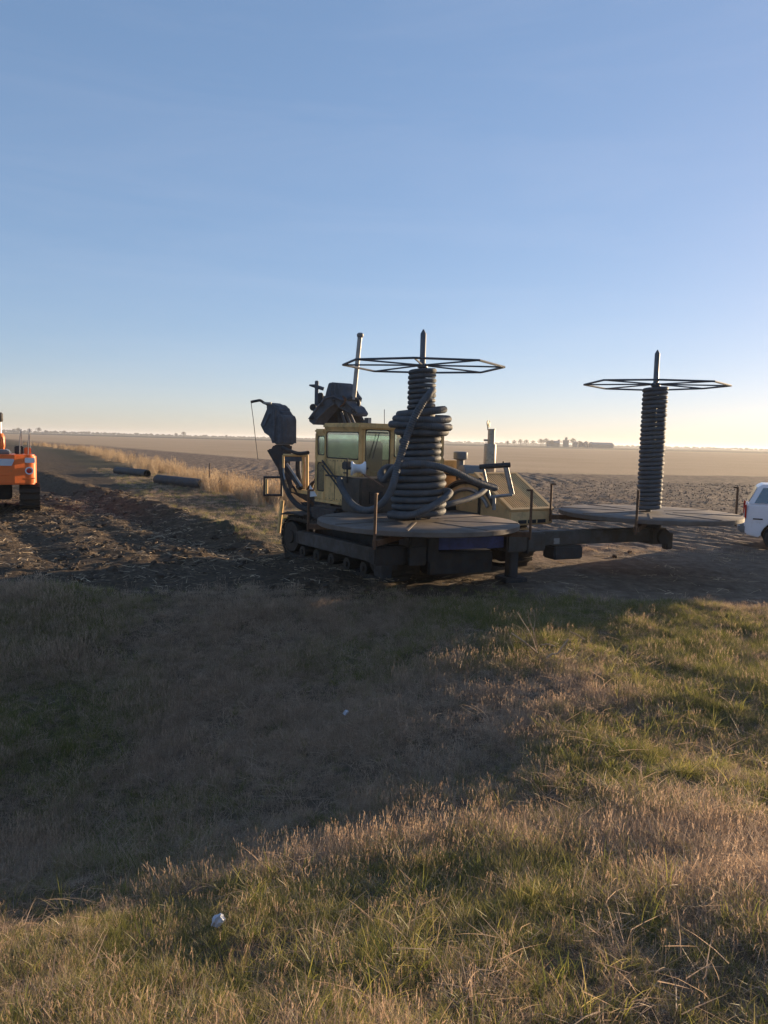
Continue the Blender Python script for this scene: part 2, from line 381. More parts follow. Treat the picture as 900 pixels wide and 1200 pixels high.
# --- tracks
def stadium(t0, t1, r, zc, n=14):
    pts = []
    for k in range(n + 1):
        a = -math.pi / 2 + math.pi * k / n; pts.append((t1 + r * math.cos(a), zc + r * math.sin(a)))
    for k in range(n + 1):
        a = math.pi / 2 + math.pi * k / n; pts.append((t0 + r * math.cos(a), zc + r * math.sin(a)))
    return pts
shoe_mesh = None
def track(s0, s1, t0, t1, r):
    global shoe_mesh
    zc = r + .05
    loop = stadium(t0 + r, t1 - r, r, zc)
    outer = MB()
    n_ = len(loop)
    inner = stadium(t0 + r, t1 - r, r - .05, zc)
    vs_ = [M(p[0], s0 + .03, p[1]) for p in loop] + [M(p[0], s1 - .03, p[1]) for p in loop] + [M(p[0], s0 + .03, p[1]) for p in inner] + [M(p[0], s1 - .03, p[1]) for p in inner]
    fs = []
    for i in range(n_):
        j = (i + 1) % n_
        fs += [(i, j, n_ + j, n_ + i), (2 * n_ + i, 3 * n_ + i, 3 * n_ + j, 2 * n_ + j), (i, 2 * n_ + i, 2 * n_ + j, j), (n_ + i, n_ + j, 3 * n_ + j, 3 * n_ + i)]
    outer.add(vs_, fs)
    tr = outer.build('track', M_TRK, plow)
    # shoes
    seg = []; tot = 0
    for i in range(n_):
        a = Vector((loop[i][0], loop[i][1], 0)); b = Vector((loop[(i + 1) % n_][0], loop[(i + 1) % n_][1], 0)); seg.append((tot, a, b)); tot += (b - a).length
    ns_ = int(tot / .19)
    if shoe_mesh is None:
        b = MB(); b.box((0, 0, .015), (.17, s1 - s0, .03)); b.box((.05, 0, .05), (.03, s1 - s0 - .02, .05))
        me = bpy.data.meshes.new('track_shoe'); me.from_pydata(b.v, [], b.f); me.materials.append(M_TRK); shoe_mesh = me
    for k in range(ns_):
        q = tot * k / ns_
        for (o_, a, b) in reversed(seg):
            if q >= o_: break
        d = (b - a).normalized(); p = a + d * (q - o_)
        tv = (A2 * d.x + UP * d.y); nv = Vector((A2 * d.y - UP * d.x))
        lv = nv.cross(tv)
        mm = Matrix((tv, lv, nv)).transposed().to_4x4()
        o = bpy.data.objects.new('track_shoe', shoe_mesh); COL.objects.link(o); o.parent = tr
        o.matrix_local = Matrix.Translation(M(p.x, (s0 + s1) / 2, p.y) - plow.location) @ mm
    # wheels, rollers, frame
    def wheel(t, z, rr, nm):
        c = M(t, s0 + .02, z); b = MB()
        b.lathe(c, [(rr, 0), (rr, .10), (rr * .82, .11), (rr * .82, .3), (rr, .31), (rr, .42)], 24, L2)
        b.lathe(M(t, s0 - .02, z), [(rr * .4, 0), (rr * .45, .03), (rr * .45, .06)], 16, L2)
        b.build(nm, M_TRK, tr, True)
    wheel(t0 + r, zc, r - .09, 'sprocket'); wheel(t1 - r, zc, r - .09, 'idler')
    for k in range(5): wheel(t0 + r + .55 + k * (t1 - t0 - 2 * r - 1.1) / 4, .20, .13, 'roller')
    b = MB(); b.box(M((t0 + t1) / 2 + .1, s0 + .12, zc + .02), (t1 - t0 - 2 * r - .25, .20, .30), MR)
    b.build('track_frame', M_BEAM, tr, bevel=.02)
    b = MB(); b.prism([M(t0 - .02, s0 - .02, zc + r + .06), M(t0 + .3, s0 - .02, zc + r + .14), M(t0 + 1.1, s0 - .02, zc + r + .14), M(t0 + 1.1, s0 - .02, zc + r + .10), M(t0 + .3, s0 - .02, zc + r + .10), M(t0 - .02, s0 - .02, zc + r + .03)], L2 * (s1 - s0 + .04))
    b.build('mudguard', M_DARK, tr)
track(-.5, .12, -2.6, 1.95, .44)
track(3.0, 3.62, -2.6, 1.7, .44)
# --- chassis
mbox(-2.2, 1.2, .16, 2.96, .42, 1.08).build('chassis', M_DARK, plow, bevel=.03)
mbox(-2.1, -.05, .1, 2.9, 1.083, 1.33).build('deck_frame', M_DARK, plow, bevel=.02)
# --- cab
cab = mbox(-1.9, .02, -.02, 2.32, 1.333, 1.40).build('cab', M_YEL, plow, bevel=.012)
def cabbox(t0, t1, s0, s1, z0, z1, nm='panel', m=M_YEL, bev=.012): return mbox(t0, t1, s0, s1, z0, z1).build(nm, m, cab, bevel=bev)
cabbox(-1.50, .06, -.06, 2.36, 3.03, 3.16, 'roof', M_YEL, .035)
cabbox(-1.93, -1.503, -.03, 2.3, 2.93, 3.03, 'roof', M_YEL, .03)
# near side (s = 0): lower panels, posts
cabbox(-1.44, -.06, 0, .05, 1.403, 2.36, 'side_panel')
for t0, t1 in ((-1.9, -1.84), (-1.50, -1.443), (-.057, .0)): cabbox(t0, t1, -.003, .07, 1.403, 3.03 if t1 > -1.8 else 2.93, 'post')
cabbox(-1.84, -1.503, 0, .05, 1.403, 1.58, 'side_panel'); cabbox(-1.84, -1.503, 0, .05, 2.26, 2.42, 'side_panel')
cabbox(-1.443, -.057, .0, .05, 2.97, 3.03, 'header')
cabbox(-1.84, -1.503, 0, .05, 2.87, 2.93, 'header')
# front (t = 0)
for s0, s1, in ((.075, .14), (.80, .90), (1.62, 1.68), (2.24, 2.3)): cabbox(-.06, 0.001, s0, s1, 1.403, 3.03, 'post')
cabbox(-.05, -.002, .90, 1.62, 1.403, 2.42, 'front_panel'); cabbox(-.05, -.002, 1.68, 2.24, 1.403, 2.42, 'front_panel')
cabbox(-.05, -.002, .14, .80, 1.403, 1.6, 'front_panel')
# far side and rear
cabbox(-1.9, 0, 2.302, 2.34, 1.403, 2.42, 'side_panel'); cabbox(-1.9, -.9, 2.302, 2.34, 2.42, 2.93, 'side_panel')
cabbox(-1.94, -1.903, 0, 2.3, 1.403, 2.3, 'rear_panel')
cabbox(-1.94, -1.903, 0, .08, 2.3, 2.93, 'post'); cabbox(-1.94, -1.903, 2.2, 2.3, 2.3, 2.93, 'post')
# panes with rubber seals
def pane(pts, nrm, nm='window'):
    c = sum((Vector(p) for p in pts), Vector()) / 4
    ring = MB(); k = len(pts)
    sm = []
    for i in range(k):
        p, q, r = Vector(pts[i - 1]), Vector(pts[i]), Vector(pts[(i + 1) % k])
        sm += [q + (p - q).normalized() * .07, q + (p - q).normalized() * .02 + (r - q).normalized() * .02, q + (r - q).normalized() * .07]
    ring.tube(sm, .014, 6, True)
    g = MB(); g.prism([p - Vector(nrm) * .004 for p in sm], Vector(nrm) * .008)
    w = g.build(nm, M_GLASS, cab); ring.build('seal', M_RUB, w)
nrs, nrf = -L2, A2
def side_pane(t0, t1, z0, z1, s=.022): pane([M(t0, s, z0), M(t1, s, z0), M(t1, s, z1), M(t0, s, z1)], nrs)
def front_pane(s0, s1, z0, z1, t=-.022): pane([M(t, s0, z0), M(t, s1, z0), M(t, s1, z1), M(t, s0, z1)], nrf)
side_pane(-1.43, -.07, 2.375, 2.96); side_pane(-1.83, -1.515, 2.43, 2.86); side_pane(-1.83, -1.515, 1.59, 2.25)
front_pane(.15, .79, 1.61, 3.02); front_pane(.91, 1.61, 2.43, 3.02); front_pane(1.69, 2.23, 2.43, 3.02)
pane([M(-1.92, .1, 2.31), M(-1.92, 2.18, 2.31), M(-1.92, 2.18, 2.92), M(-1.92, .1, 2.92)], -A2)
pane([M(-.88, 2.32, 2.43), M(-.03, 2.32, 2.43), M(-.03, 2.32, 3.02), M(-.88, 2.32, 3.02)], L2)
b = MB(); b.box(M(-.75, 1.0, 1.9), (.5, .52, .14), MR); b.box(M(-.98, 1.0, 2.35), (.13, .5, .85), Matrix.Rotation(.0, 3, 'Z') @ MR); b.box(M(-.75, 1.0, 1.62), (.3, .3, .4), MR)
b.build('seat', M_SEAT, cab, bevel=.04)
b = MB(); b.box(M(-.28, 1.0, 1.85), (.28, .9, .5), MR); b.tube([M(-.3, 1.0, 2.1), M(-.42, 1.0, 2.28)], .02); b.build('dashboard', M_SEAT, cab, bevel=.02)
# grab rails on the near side
for o_ in (0, .11):
    b = MB(); b.tube(spline([M(-1.5, -.03, 2.27 - o_), M(-1.35, -.10, 2.26 - o_), M(-.55, -.12, 1.78 - o_), M(-.35, -.12, 1.55 - o_)], 6), .02, 8); b.build('grab_rail', M_DARK, cab, True)
# work lamp, aerial
lp = W(431, 490.5, 16.9)
b = MB(); b.box(lp, (.14, .10, .13), MR); b.tube([lp - UP * .06, lp - UP * .14], .015); wl = b.build('work_lamp', M_DARK, cab, bevel=.015)
b = MB(); b.box(lp + A2 * .075, (.012, .08, .1), MR); b.build('lamp_lens', M_GALV, wl)
b = MB(); b.tube([W(450.5, 496, 17.2), W(450.5, 477, 17.2)], .008, 6); b.build('aerial', M_DARK, cab)

# --- brown box and spool in front of the cab
mbox(.12, .85, -.52, .42, 1.30, 2.02).build('tool_box', M_BOX, plow, bevel=.03)
mbox(.852, .88, -.3, .02, 1.5, 1.75).build('box_hatch', M_DARK, plow)
b = MB(); c0 = W(411.5, 546, 15.9); b.lathe(c0, [(.06, 0), (.145, .0), (.15, .03), (.11, .06), (.085, .11), (.085, .19), (.11, .24), (.15, .27), (.145, .30), (.06, .3)], 24, (1, .12, 0))
sp = b.build('cable_spool', M_WHITE, plow, True)
b = MB(); b.tube([c0 - Vector((.06, 0, .0)), c0 + Vector((.36, .04, 0))], .025); b.box(c0 + Vector((-.08, 0, -.05)), (.03, .06, .5)); b.build('spool_bracket', M_DARK, plow)
b = MB(); b.tube(spline([W(426, 553, 15.6), W(438, 560, 15.2), W(450, 568, 14.9)], 5), .016, 6); b.build('brace_rod', M_RUST, plow)
b = MB(); b.box(W(407, 543, 16.2), (.22, .15, .16), MR); b.build('control_box', M_DARK, plow, bevel=.02)

# --- hood
ht, hs0, hs1 = 1.75, 2.8, 4.15
prof = [(-1.85, 1.0), (ht, 1.0), (ht, 1.32), (.5, 2.08), (-1.85, 2.08)]
b = MB(); b.prism([M(t, hs0, z) for t, z in prof], L2 * (hs1 - hs0)); hood = b.build('hood', M_TAN, plow, bevel=.03)
sl = Vector((A2 * (ht - .5) + UP * (1.32 - 2.08))); sll = sl.length; sd_ = sl.normalized(); sn = L2.cross(sd_); sn = sn if sn.z > 0 else -sn
g0 = M(.5, hs0, 2.08)
def gp_(u, s, h): return g0 + sd_ * u + L2 * s + sn * h
def gbox(u0, u1, s0, s1, h0, h1, bb):
    bb.hexa([gp_(u0, s0, h0), gp_(u1, s0, h0), gp_(u1, s1, h0), gp_(u0, s1, h0), gp_(u0, s0, h1), gp_(u1, s0, h1), gp_(u1, s1, h1), gp_(u0, s1, h1)])
W_ = hs1 - hs0
b = MB(); gbox(.06, sll - .05, .1, W_ - .1, .002, .008, b); b.build('radiator_screen', M_DARK, hood)
b = MB(); gbox(.0, .06, .0, W_, .003, .05, b); gbox(sll - .07, sll, .0, W_, .003, .05, b); gbox(.06, sll - .07, 0, .1, .003, .05, b); gbox(.06, sll - .07, W_ - .1, W_, .003, .05, b)
b.build('grille_frame', M_TAN, hood)
b = MB(); k = 17
for i in range(k):
    s_ = .1 + (W_ - .2) * (i + .5) / k; gbox(.06, sll - .07, s_ - .016, s_ + .016, .009, .03, b)
b.build('grille', M_TAN, hood, kind='stuff')
# side stripes (curved fender bands) and slots in the front lip
for r0, w0 in ((.62, .05), (.80, .07)):
    b = MB(); pts = []
    for i in range(15):
        a = math.radians(25 + 130 * i / 14); pts.append(M(.35 + r0 * 1.25 * math.cos(a), hs0 - .02, 1.1 + r0 * math.sin(a)))
    b.tube(pts, w0, 6); b.build('fender_band', M_DARK if r0 > .7 else M_GALV, hood, True)
for i in range(3): mbox(ht - .01, ht + .012, hs0 + .25 + i * .3, hs0 + .5 + i * .3, 1.04, 1.12).build('slot', M_DARK, hood)
mbox(-.6, .2, hs0 - .02, hs0 - .002, 1.2, 1.92).build('side_door', M_TAN, hood, bevel=.008)
# exhaust, air cleaner, muffler
c0 = M(.2, 3.45, 0); c0 = Vector((c0.x, c0.y, 0)); c0 = W(573, 560, 18.25); cx, cy = c0.x, c0.y
b = MB(); b.lathe((cx, cy, 2.05), [(.135, 0), (.145, .02), (.145, .70), (.13, .73)], 24); ex = b.build('exhaust_stack', M_CONC, plow, True)
b = MB(); b.lathe((cx + .02, cy, 2.78), [(.085, 0), (.085, .33), (.095, .33), (.095, .35)], 20); b.box((cx - .11, cy, 2.86), (.09, .06, .05)); b.build('stack_pipe', M_CONC, ex, True)
b = MB(); b.tube([(cx - .07, cy, 3.1), (cx - .075, cy, 3.2)], .012, 6); b.lathe((cx - .055, cy - .0, 3.245), [(.085, -.01), (.085, .01)], 20, (.75, -.5, .1)); b.build('rain_cap', M_DARK, ex)
c0 = W(540, 528, 18.2)
b = MB(); b.lathe((c0.x, c0.y, 2.08), [(.09, 0), (.09, .3), (.16, .32), (.17, .34), (.17, .48), (.15, .5)], 24); b.build('air_cleaner', M_GREY, plow, True)
a_, b_ = W(541, 551, 18.0), W(566, 552, 18.3)
b = MB(); b.lathe(a_, [(.1, -.03), (.17, 0), (.18, .05), (.18, (b_ - a_).length), (.1, (b_ - a_).length + .04)], 20, (b_ - a_).normalized()); b.build('muffler', M_GREY, plow, True)
mbox(-1.2, -.35, 2.5, 3.2, 2.083, 2.36).build('engine_block_cover', M_YEL, plow, bevel=.03)
# silver folding frame at the hood corner
D_ = 16.7
fr = MB()
for (x0, y0, x1, y1, r) in ((566, 544, 574, 580, .03), (591, 543, 599, 577, .03), (594.5, 543, 602, 576.5, .022), (573, 580, 600, 577, .035)):
    fr.tube([W(x0, y0, D_), W(x1, y1, D_)], r, 8)
fr.tube([W(579, 578, D_), W(579, 595, D_)], .04); fr.tube([W(600, 578, D_), W(600, 570, D_ + .35), W(592, 541, D_ + .35)], .02)
ff = fr.build('folding_frame', M_GALV, plow, True)
b = MB(); b.tube([W(562, 544.5, D_), W(598, 542, D_)], .055, 12); b.tube([W(590, 543, D_), W(590, 538, D_)], .02); b.build('roller', M_DARK, ff, True)

# --- hoses, bolts, seams, handles
for k in range(3):
    b = MB(); b.tube(spline([M(-2.1, .5 + .1 * k, 1.5), M(-2.5, .3 + .1 * k, 1.75 + .1 * k), M(-2.9, .2 + .12 * k, 1.35), M(-3.2, .1 + .1 * k, 1.6)], 6), .028, 8); b.build('hydraulic_hose', M_RUB, plow, True)
for k in range(3):
    b = MB(); b.tube(spline([M(.2 + .12 * k, .5, 1.3), M(.5, .9 + .1 * k, 1.55 + .06 * k), M(.7, 1.7, 1.4), M(.5 + .1 * k, 2.6, 1.5)], 6), .03, 8); b.build('hydraulic_hose', M_RUB, plow, True)
for t0 in (-1.02, -.62):
    mbox(t0, t0 + .012, -.006, .0, 1.42, 2.34).build('panel_seam', M_DARK, cab)
mbox(-1.42, -.08, -.014, -.0045, 1.95, 1.99).build('trim_strip', M_DARK, cab)
mbox(-.60, -.45, -.035, -.004, 2.05, 2.08).build('door_handle', M_DARK, cab)
bl = MB()
for t in np.arange(-1.38, -.1, .16):
    for z in (1.45, 2.32): bl.lathe(M(t, -.004, z), [(.012, 0), (.012, .008)], 6, -L2)
bl.build('bolt_row', M_DARK, cab, kind='stuff')
b = MB(); b.box(M(.03, .45, 2.96), (.04, .5, .025), MR); b.tube([M(.04, .47, 2.96), M(.05, .30, 2.4)], .01, 6); b.build('wiper', M_DARK, cab)
mbox(.30, 1.15, 1.1, 2.5, 1.085, 1.24).build('engine_box', M_BOX, plow, bevel=.04)
mbox(.1, .9, .5, 1.05, 1.085, 1.5).build('valve_bank', M_DARK, plow, bevel=.03)
mbox(-2.3, 1.6, .14, .5, .12, .45).build('belly_plate', M_DARK, plow, bevel=.02)
for t in (-.9, -.1, .7):
    mbox(t, t + .09, hs0 - .012, hs0 - .0015, 1.05, 2.0).build('hood_seam', M_DARK, hood)
mbox(-1.7, .35, hs0 - .03, hs0 - .003, 2.0, 2.04).build('hood_trim', M_DARK, hood)

# --- raised plow leg at the rear
D_ = 20.0
EX = L2 * .38
b = MB(); b.prism([W(x, y, D_) for x, y in ((308.2, 469), (318.9, 470.2), (325.6, 474.7), (326.9, 480.9), (331.8, 483.6), (333.7, 489.3), (333.6, 518.7), (318, 518.7), (314.9, 509.8), (308.2, 505.3), (303.3, 495.6), (311.8, 475.1))], EX)
leg = b.build('plow_shroud', M_BLUE, plow, bevel=.04)
for (x0, y0, x1, y1) in ((316, 482, 309, 497), (322, 478, 321, 514), (328, 486, 328, 516)):
    b = MB(); b.tube([W(x0, y0, D_ - .03), W(x1, y1, D_ - .03)], .035, 8); b.build('rib', M_BLUE, leg, True)
b = MB(); b.prism([W(x, y, D_ + .05) for x, y in ((318, 518.9), (333.4, 518.9), (331.8, 531), (330, 546), (333, 562), (337, 577), (331, 572), (324.2, 547), (319.3, 539), (310.9, 524.5), (318.4, 523))], L2 * .26); b.build('plow_leg', M_DARK, plow, bevel=.03)
b = MB(); b.tube(spline([W(294, 468.8, D_), W(300, 467.6, D_), W(305, 467, D_), W(309, 469.5, D_), W(313, 471, D_)], 5), .035, 8); hk = b.build('hook_arm', M_DARK, plow, True)
b = MB(); b.box(W(313.5, 470.2, D_), (.2, .1, .05)); b.build('hook_plate', M_GALV, hk)
b = MB(); b.tube([W(294.2, 469, D_), W(297, 490, D_), W(299, 508, D_), W(302.3, 536, D_)], .009, 6); b.build('hanging_cord', M_DARK, hk)
# tile chute: two curved rails with a belly
for k, off in enumerate((0, .45)):
    b = MB(); b.tube([p + L2 * off for p in spline([W(331, 536, 19.6), W(331, 550, 19.4), W(334, 566, 19.1), W(341, 581, 18.7), (W(353, 592, 18.2)), W(372, 597, 17.6)], 7)], .065, 8)
    b.build('tile_chute', M_RUB, plow, True)
b = MB(); b.tube(spline([W(332.5, 541, 19.3), W(332.5, 552, 19.2), W(334, 560, 19.0)], 5), .022, 6); b.build('chute_edge', M_GALV, plow, True)
b = MB(); b.tube([W(336.5, 541, 19.5), W(354, 568, 18.6)], .03, 8); b.build('lift_ram', M_GALV, plow, True)
b = MB(); b.tube([W(334, 544, 19.7), W(350, 566, 18.9), W(352, 570, 18.8)], .06, 8); b.build('ram_body', M_DARK, plow, True)
b = MB(); b.prism([W(x, y, 18.5) for x, y in ((352, 586), (378, 592), (378, 603), (364, 603))], L2 * .5); b.build('chute_shoe', M_DARK, plow)
b = MB(); b.prism([W(x, y, 18.3) for x, y in ((359.5, 583), (363.5, 584), (371.5, 591), (367, 591))], L2 * .03); b.build('wear_plate', M_RUST, plow)
# yellow rail frame
b = MB(); dd = 19.2
for (x0, y0, x1, y1, r) in ((332, 531, 361, 531.5, .035), (332, 531, 332, 546, .03), (355.5, 531, 355.5, 573, .04), (360, 531, 360, 573, .04)): b.tube([W(x0, y0, dd), W(x1, y1, dd)], r, 8)
b.build('rail', M_YEL, plow, True)
b = MB(); b.tube(spline([W(331, 522, 19.6), W(340, 526, 19.3), W(350, 529, 19), W(361, 528, 18.6)], 6), .045, 8); b.build('hydraulic_hose', M_RUB, plow, True)
b = MB(); b.prism([W(x, y, 19.2) for x, y in ((334, 532.5), (355, 532.5), (355, 538), (334, 538.5))], L2 * .05); b.build('cross_plate', M_BLUE, plow)
b = MB(); b.tube([W(310, 557, 19.6), W(330, 557, 19.6), W(330, 578, 19.6), W(310, 578, 19.6)], .045, 8, True); b.build('step_frame', M_DARK, plow)
b = MB(); b.tube([W(312.5, 559, 19.5), W(312.5, 576, 19.5)], .035, 8); b.build('step_post', M_YEL, plow)
p0, p1 = W(341, 574, 19.4), W(390, 582.5, 17.4); p1.z = p0.z
b = MB(); b.prism([p0, p1, p1 + UP * .09, p0 + UP * .09], L2 * .6); b.build('side_platform', M_YEL, plow, bevel=.012)
b = MB(); b.prism([p0 - UP * .003, p1 - UP * .003, p1 - UP * .25 - A2 * .2, p0 - UP * .2 + A2 * .9], L2 * .5); b.build('platform_bracket', M_DARK, plow)
b = MB(); b.tube([W(331, 584, 18.9), W(326.5, 622, 18.9)], .05, 8); b.build('support_leg', M_YEL, plow)
mbox(-1.4, -.3, -.4, -.05, .98, 1.3).build('fuel_tank', M_DARK, plow, bevel=.05)
# linkage above the cab (lifting parallelogram)
D_ = 19.3
def plate(pts, nm, m=M_BLUE, ext=.3, d=D_, bev=.02):
    b = MB(); b.prism([W(x, y, d) for x, y in pts], L2 * ext); return b.build(nm, m, plow, bevel=bev)
cov = plate([(384.5, 446.5), (386.5, 445.3), (396, 446), (398.5, 447.5), (404, 459), (407.5, 463), (406, 469), (391, 466), (379, 467), (382, 455)], 'mast_cover', M_BLUE, .45)
for x0, x1 in ((388.5, 386.5), (392, 393), (395.5, 400)):
    b = MB(); b.tube([W(x0, 447.5, D_ - .02), W(x1, 464, D_ - .02)], .022, 6); b.build('fold', M_BLUE, cov, True)
plate([(361, 490), (369, 478), (380, 465), (391, 462.5), (391.5, 470), (385, 474), (371, 490), (367, 496), (362, 492)], 'lift_arm', M_BLUE, .35, D_ - .15)
plate([(371, 488), (386, 475), (392.3, 472), (392.3, 496), (376, 496), (371, 491)], 'arm_plate', M_DARK, .12, D_ + .2)
plate([(391.5, 462.5), (406, 469.5), (414, 474), (419, 482), (416, 486), (407, 481), (391.5, 470.5)], 'lift_arm', M_BLUE, .35, D_ - .15)
plate([(395.5, 474), (407, 480), (419, 482), (426, 495.5), (395.5, 496)], 'arm_plate', M_DARK, .12, D_ + .2)
plate([(371.5, 459), (381.5, 463), (381, 474), (369, 486), (366, 481), (371.5, 474)], 'back_plate', M_BLUE, .1, D_ + .05)
for pts, r in ([(362, 489), (370, 477.5), (380.5, 464.5), (391, 462), (406, 469.5), (418.5, 481)], .028), ([(371, 489), (385.5, 474.5), (391.5, 471)], .022), ([(395.5, 473.5), (407, 480), (416, 484)], .022):
    b = MB(); b.tube([W(x, y, D_ - .19) for x, y in pts], r, 6); b.build('arm_edge', M_WIRE, plow, True)
for x, y in ((366, 487), (377, 471), (391, 466), (403, 472), (414, 479)):
    b = MB(); b.lathe(W(x, y, D_ - .18), [(.05, 0), (.05, .05), (.03, .06)], 10, (0, -1, 0)); b.build('pin_cap', M_DARK, plow)
b = MB(); b.tube(spline([W(402, 462, D_ - .1), W(405, 466, D_ - .2), W(403.5, 470, D_ - .25), W(399, 474, D_ - .2)], 5), .02, 6); b.build('hydraulic_hose', M_RUST, plow, True)
for x0, x1, in ((400, 405), (404.5, 411), (409, 416)):
    b = MB(); b.tube([W(x0, 480, D_ - .05), W(x1, 495, D_ - .05)], .035, 8); b.build('ram', M_WIRE, plow, True)
b = MB(); b.box(W(371, 464, D_), (.09, .12, .85)); col = b.build('linkage_column', M_BLUE, plow, bevel=.015)
b = MB(); b.tube([W(362.5, 449, D_), W(369, 450, D_), W(379.5, 453.5, D_)], [.02, .045, .045], 8); b.build('cross_bar', M_BLUE, col, True)
b = MB(); b.box(W(375.8, 464, D_), (.12, .15, .26)); b.build('valve_block', M_DARK, col, bevel=.02)
b = MB(); b.lathe(W(367, 475, D_ - .1), [(.08, -.06), (.09, 0), (.08, .06)], 12, (0, -1, 0)); b.build('pivot_boss', M_DARK, col)
b = MB(); b.tube(spline([W(407, 467, D_), W(413, 464, D_), W(418, 466, D_), W(420.5, 470, D_), W(418, 478, D_)], 5), .05, 8); b.tube([W(417, 466, D_), W(423, 465, D_)], .022); b.build('hose_loop', M_DARK, plow, True)
b = MB(); b.tube([W(403, 466, D_ - .2), W(406, 465, D_ - .2)], .05); b.build('linkage_pin', M_RUST, plow)
b = MB(); b.tube([W(414.5, 466, D_), W(422, 391, D_)], .058, 12); ms = b.build('receiver_mast', M_GALV, plow, True)
b = MB(); b.lathe(W(422.2, 391.5, D_), [(.07, -.03), (.085, 0), (.085, .05), (.05, .08)], 14); b.build('receiver', M_GREY, ms, True)

plow.location.z -= .05

# ------------------------------------------------------------------ reel trailer
R1 = Vector((W(490, 608, 14.6).x, 14.6, 0)); R2 = Vector((W(760, 598, 16.8).x, 16.8, 0))
Z1, Z2 = 1.25, 1.33
trailer = thing('reel_trailer', 'long muddy trailer with two round turntables and octagonal rod tops before the yellow plow', 'trailer', ((R1 + R2) / 2))
BD = (R2 - R1).normalized(); BN = Vector((-BD.y, BD.x, 0)); BR = Matrix((BD, BN, UP)).transposed()
def tb(u0, u1, v0, v1, z0, z1, nm, m, bev=.015, label=None):
    b = MB(); c = R1 + BD * (u0 + u1) / 2 + BN * (v0 + v1) / 2 + UP * (z0 + z1) / 2
    b.box(c, (u1 - u0, v1 - v0, z1 - z0), BR); return b.build(nm, m, trailer, bevel=bev, label=label)
LB = (R2 - R1).length
tb(.28, 1.75, -.30, -.10, .70, .93, 'beam', M_BLUEP, .015, 'faded blue length of the trailer beam')
tb(1.75, 2.65, -.42, .0, .62, 1.0, 'beam_coupling', M_BEAM, .03)
tb(2.2, 2.24, -.45, .03, .58, 1.03, 'coupling_flange', M_DARK)
tb(2.65, LB - .2, -.32, -.04, .72, 1.0, 'beam', M_BEAM, .02)
tb(-.35, .28, -.38, .12, .50, 1.02, 'hub_block', M_DARK, .03)
tb(-1.0, -.35, -.3, .0, .45, .8, 'drawbar', M_DARK, .03)
tb(2.9, 3.6, -.38, .05, .42, .70, 'tool_rack', M_DARK, .03)
tb(2.9, 3.04, -.335, -.3215, .74, .86, 'lit_patch', M_GALV, .004)  # thin pale piece added to paint a bright lit patch on the beam metal
tb(LB - .2, LB + .25, -.36, .2, .66, 1.0, 'hub_block', M_BEAM, .03)
b = MB(); b.lathe(R2 + BD * .1 - BN * .38 + UP * .82, [(.1, -.06), (.16, -.05), (.16, .08)], 18, BN); b.build('hub_cap', M_DARK, trailer, True)
b = MB(); b.box(R2 + BD * .3 - BN * .3 + UP * .72, (.18, .16, .36), BR); b.build('end_bracket', M_BEAM, trailer, bevel=.02)
b = MB(); b.box(R1 + BD * 2.0 - BN * .2 + UP * .31, (.2, .2, .62), BR); b.box(R1 + BD * 2.0 - BN * .2 + UP * .05, (.5, .45, .1), BR); b.build('jack_stand', M_DARK, trailer, bevel=.02)
tb(.3, 1.75, .1, .5, .15, .6, 'axle_frame', M_DARK, .03)
for u, v, sx, sy, z0, z1 in ((-.55, .25, .3, .5, .3, .75), (-.2, -.42, .35, .06, .45, .8), (.1, -.41, .2, .05, .5, .98), (-.75, -.1, .2, .4, .2, .45)):
    tb(u - sx / 2, u + sx / 2, v - sy / 2, v + sy / 2, z0, z1, 'hub_plate', M_DARK, .015)
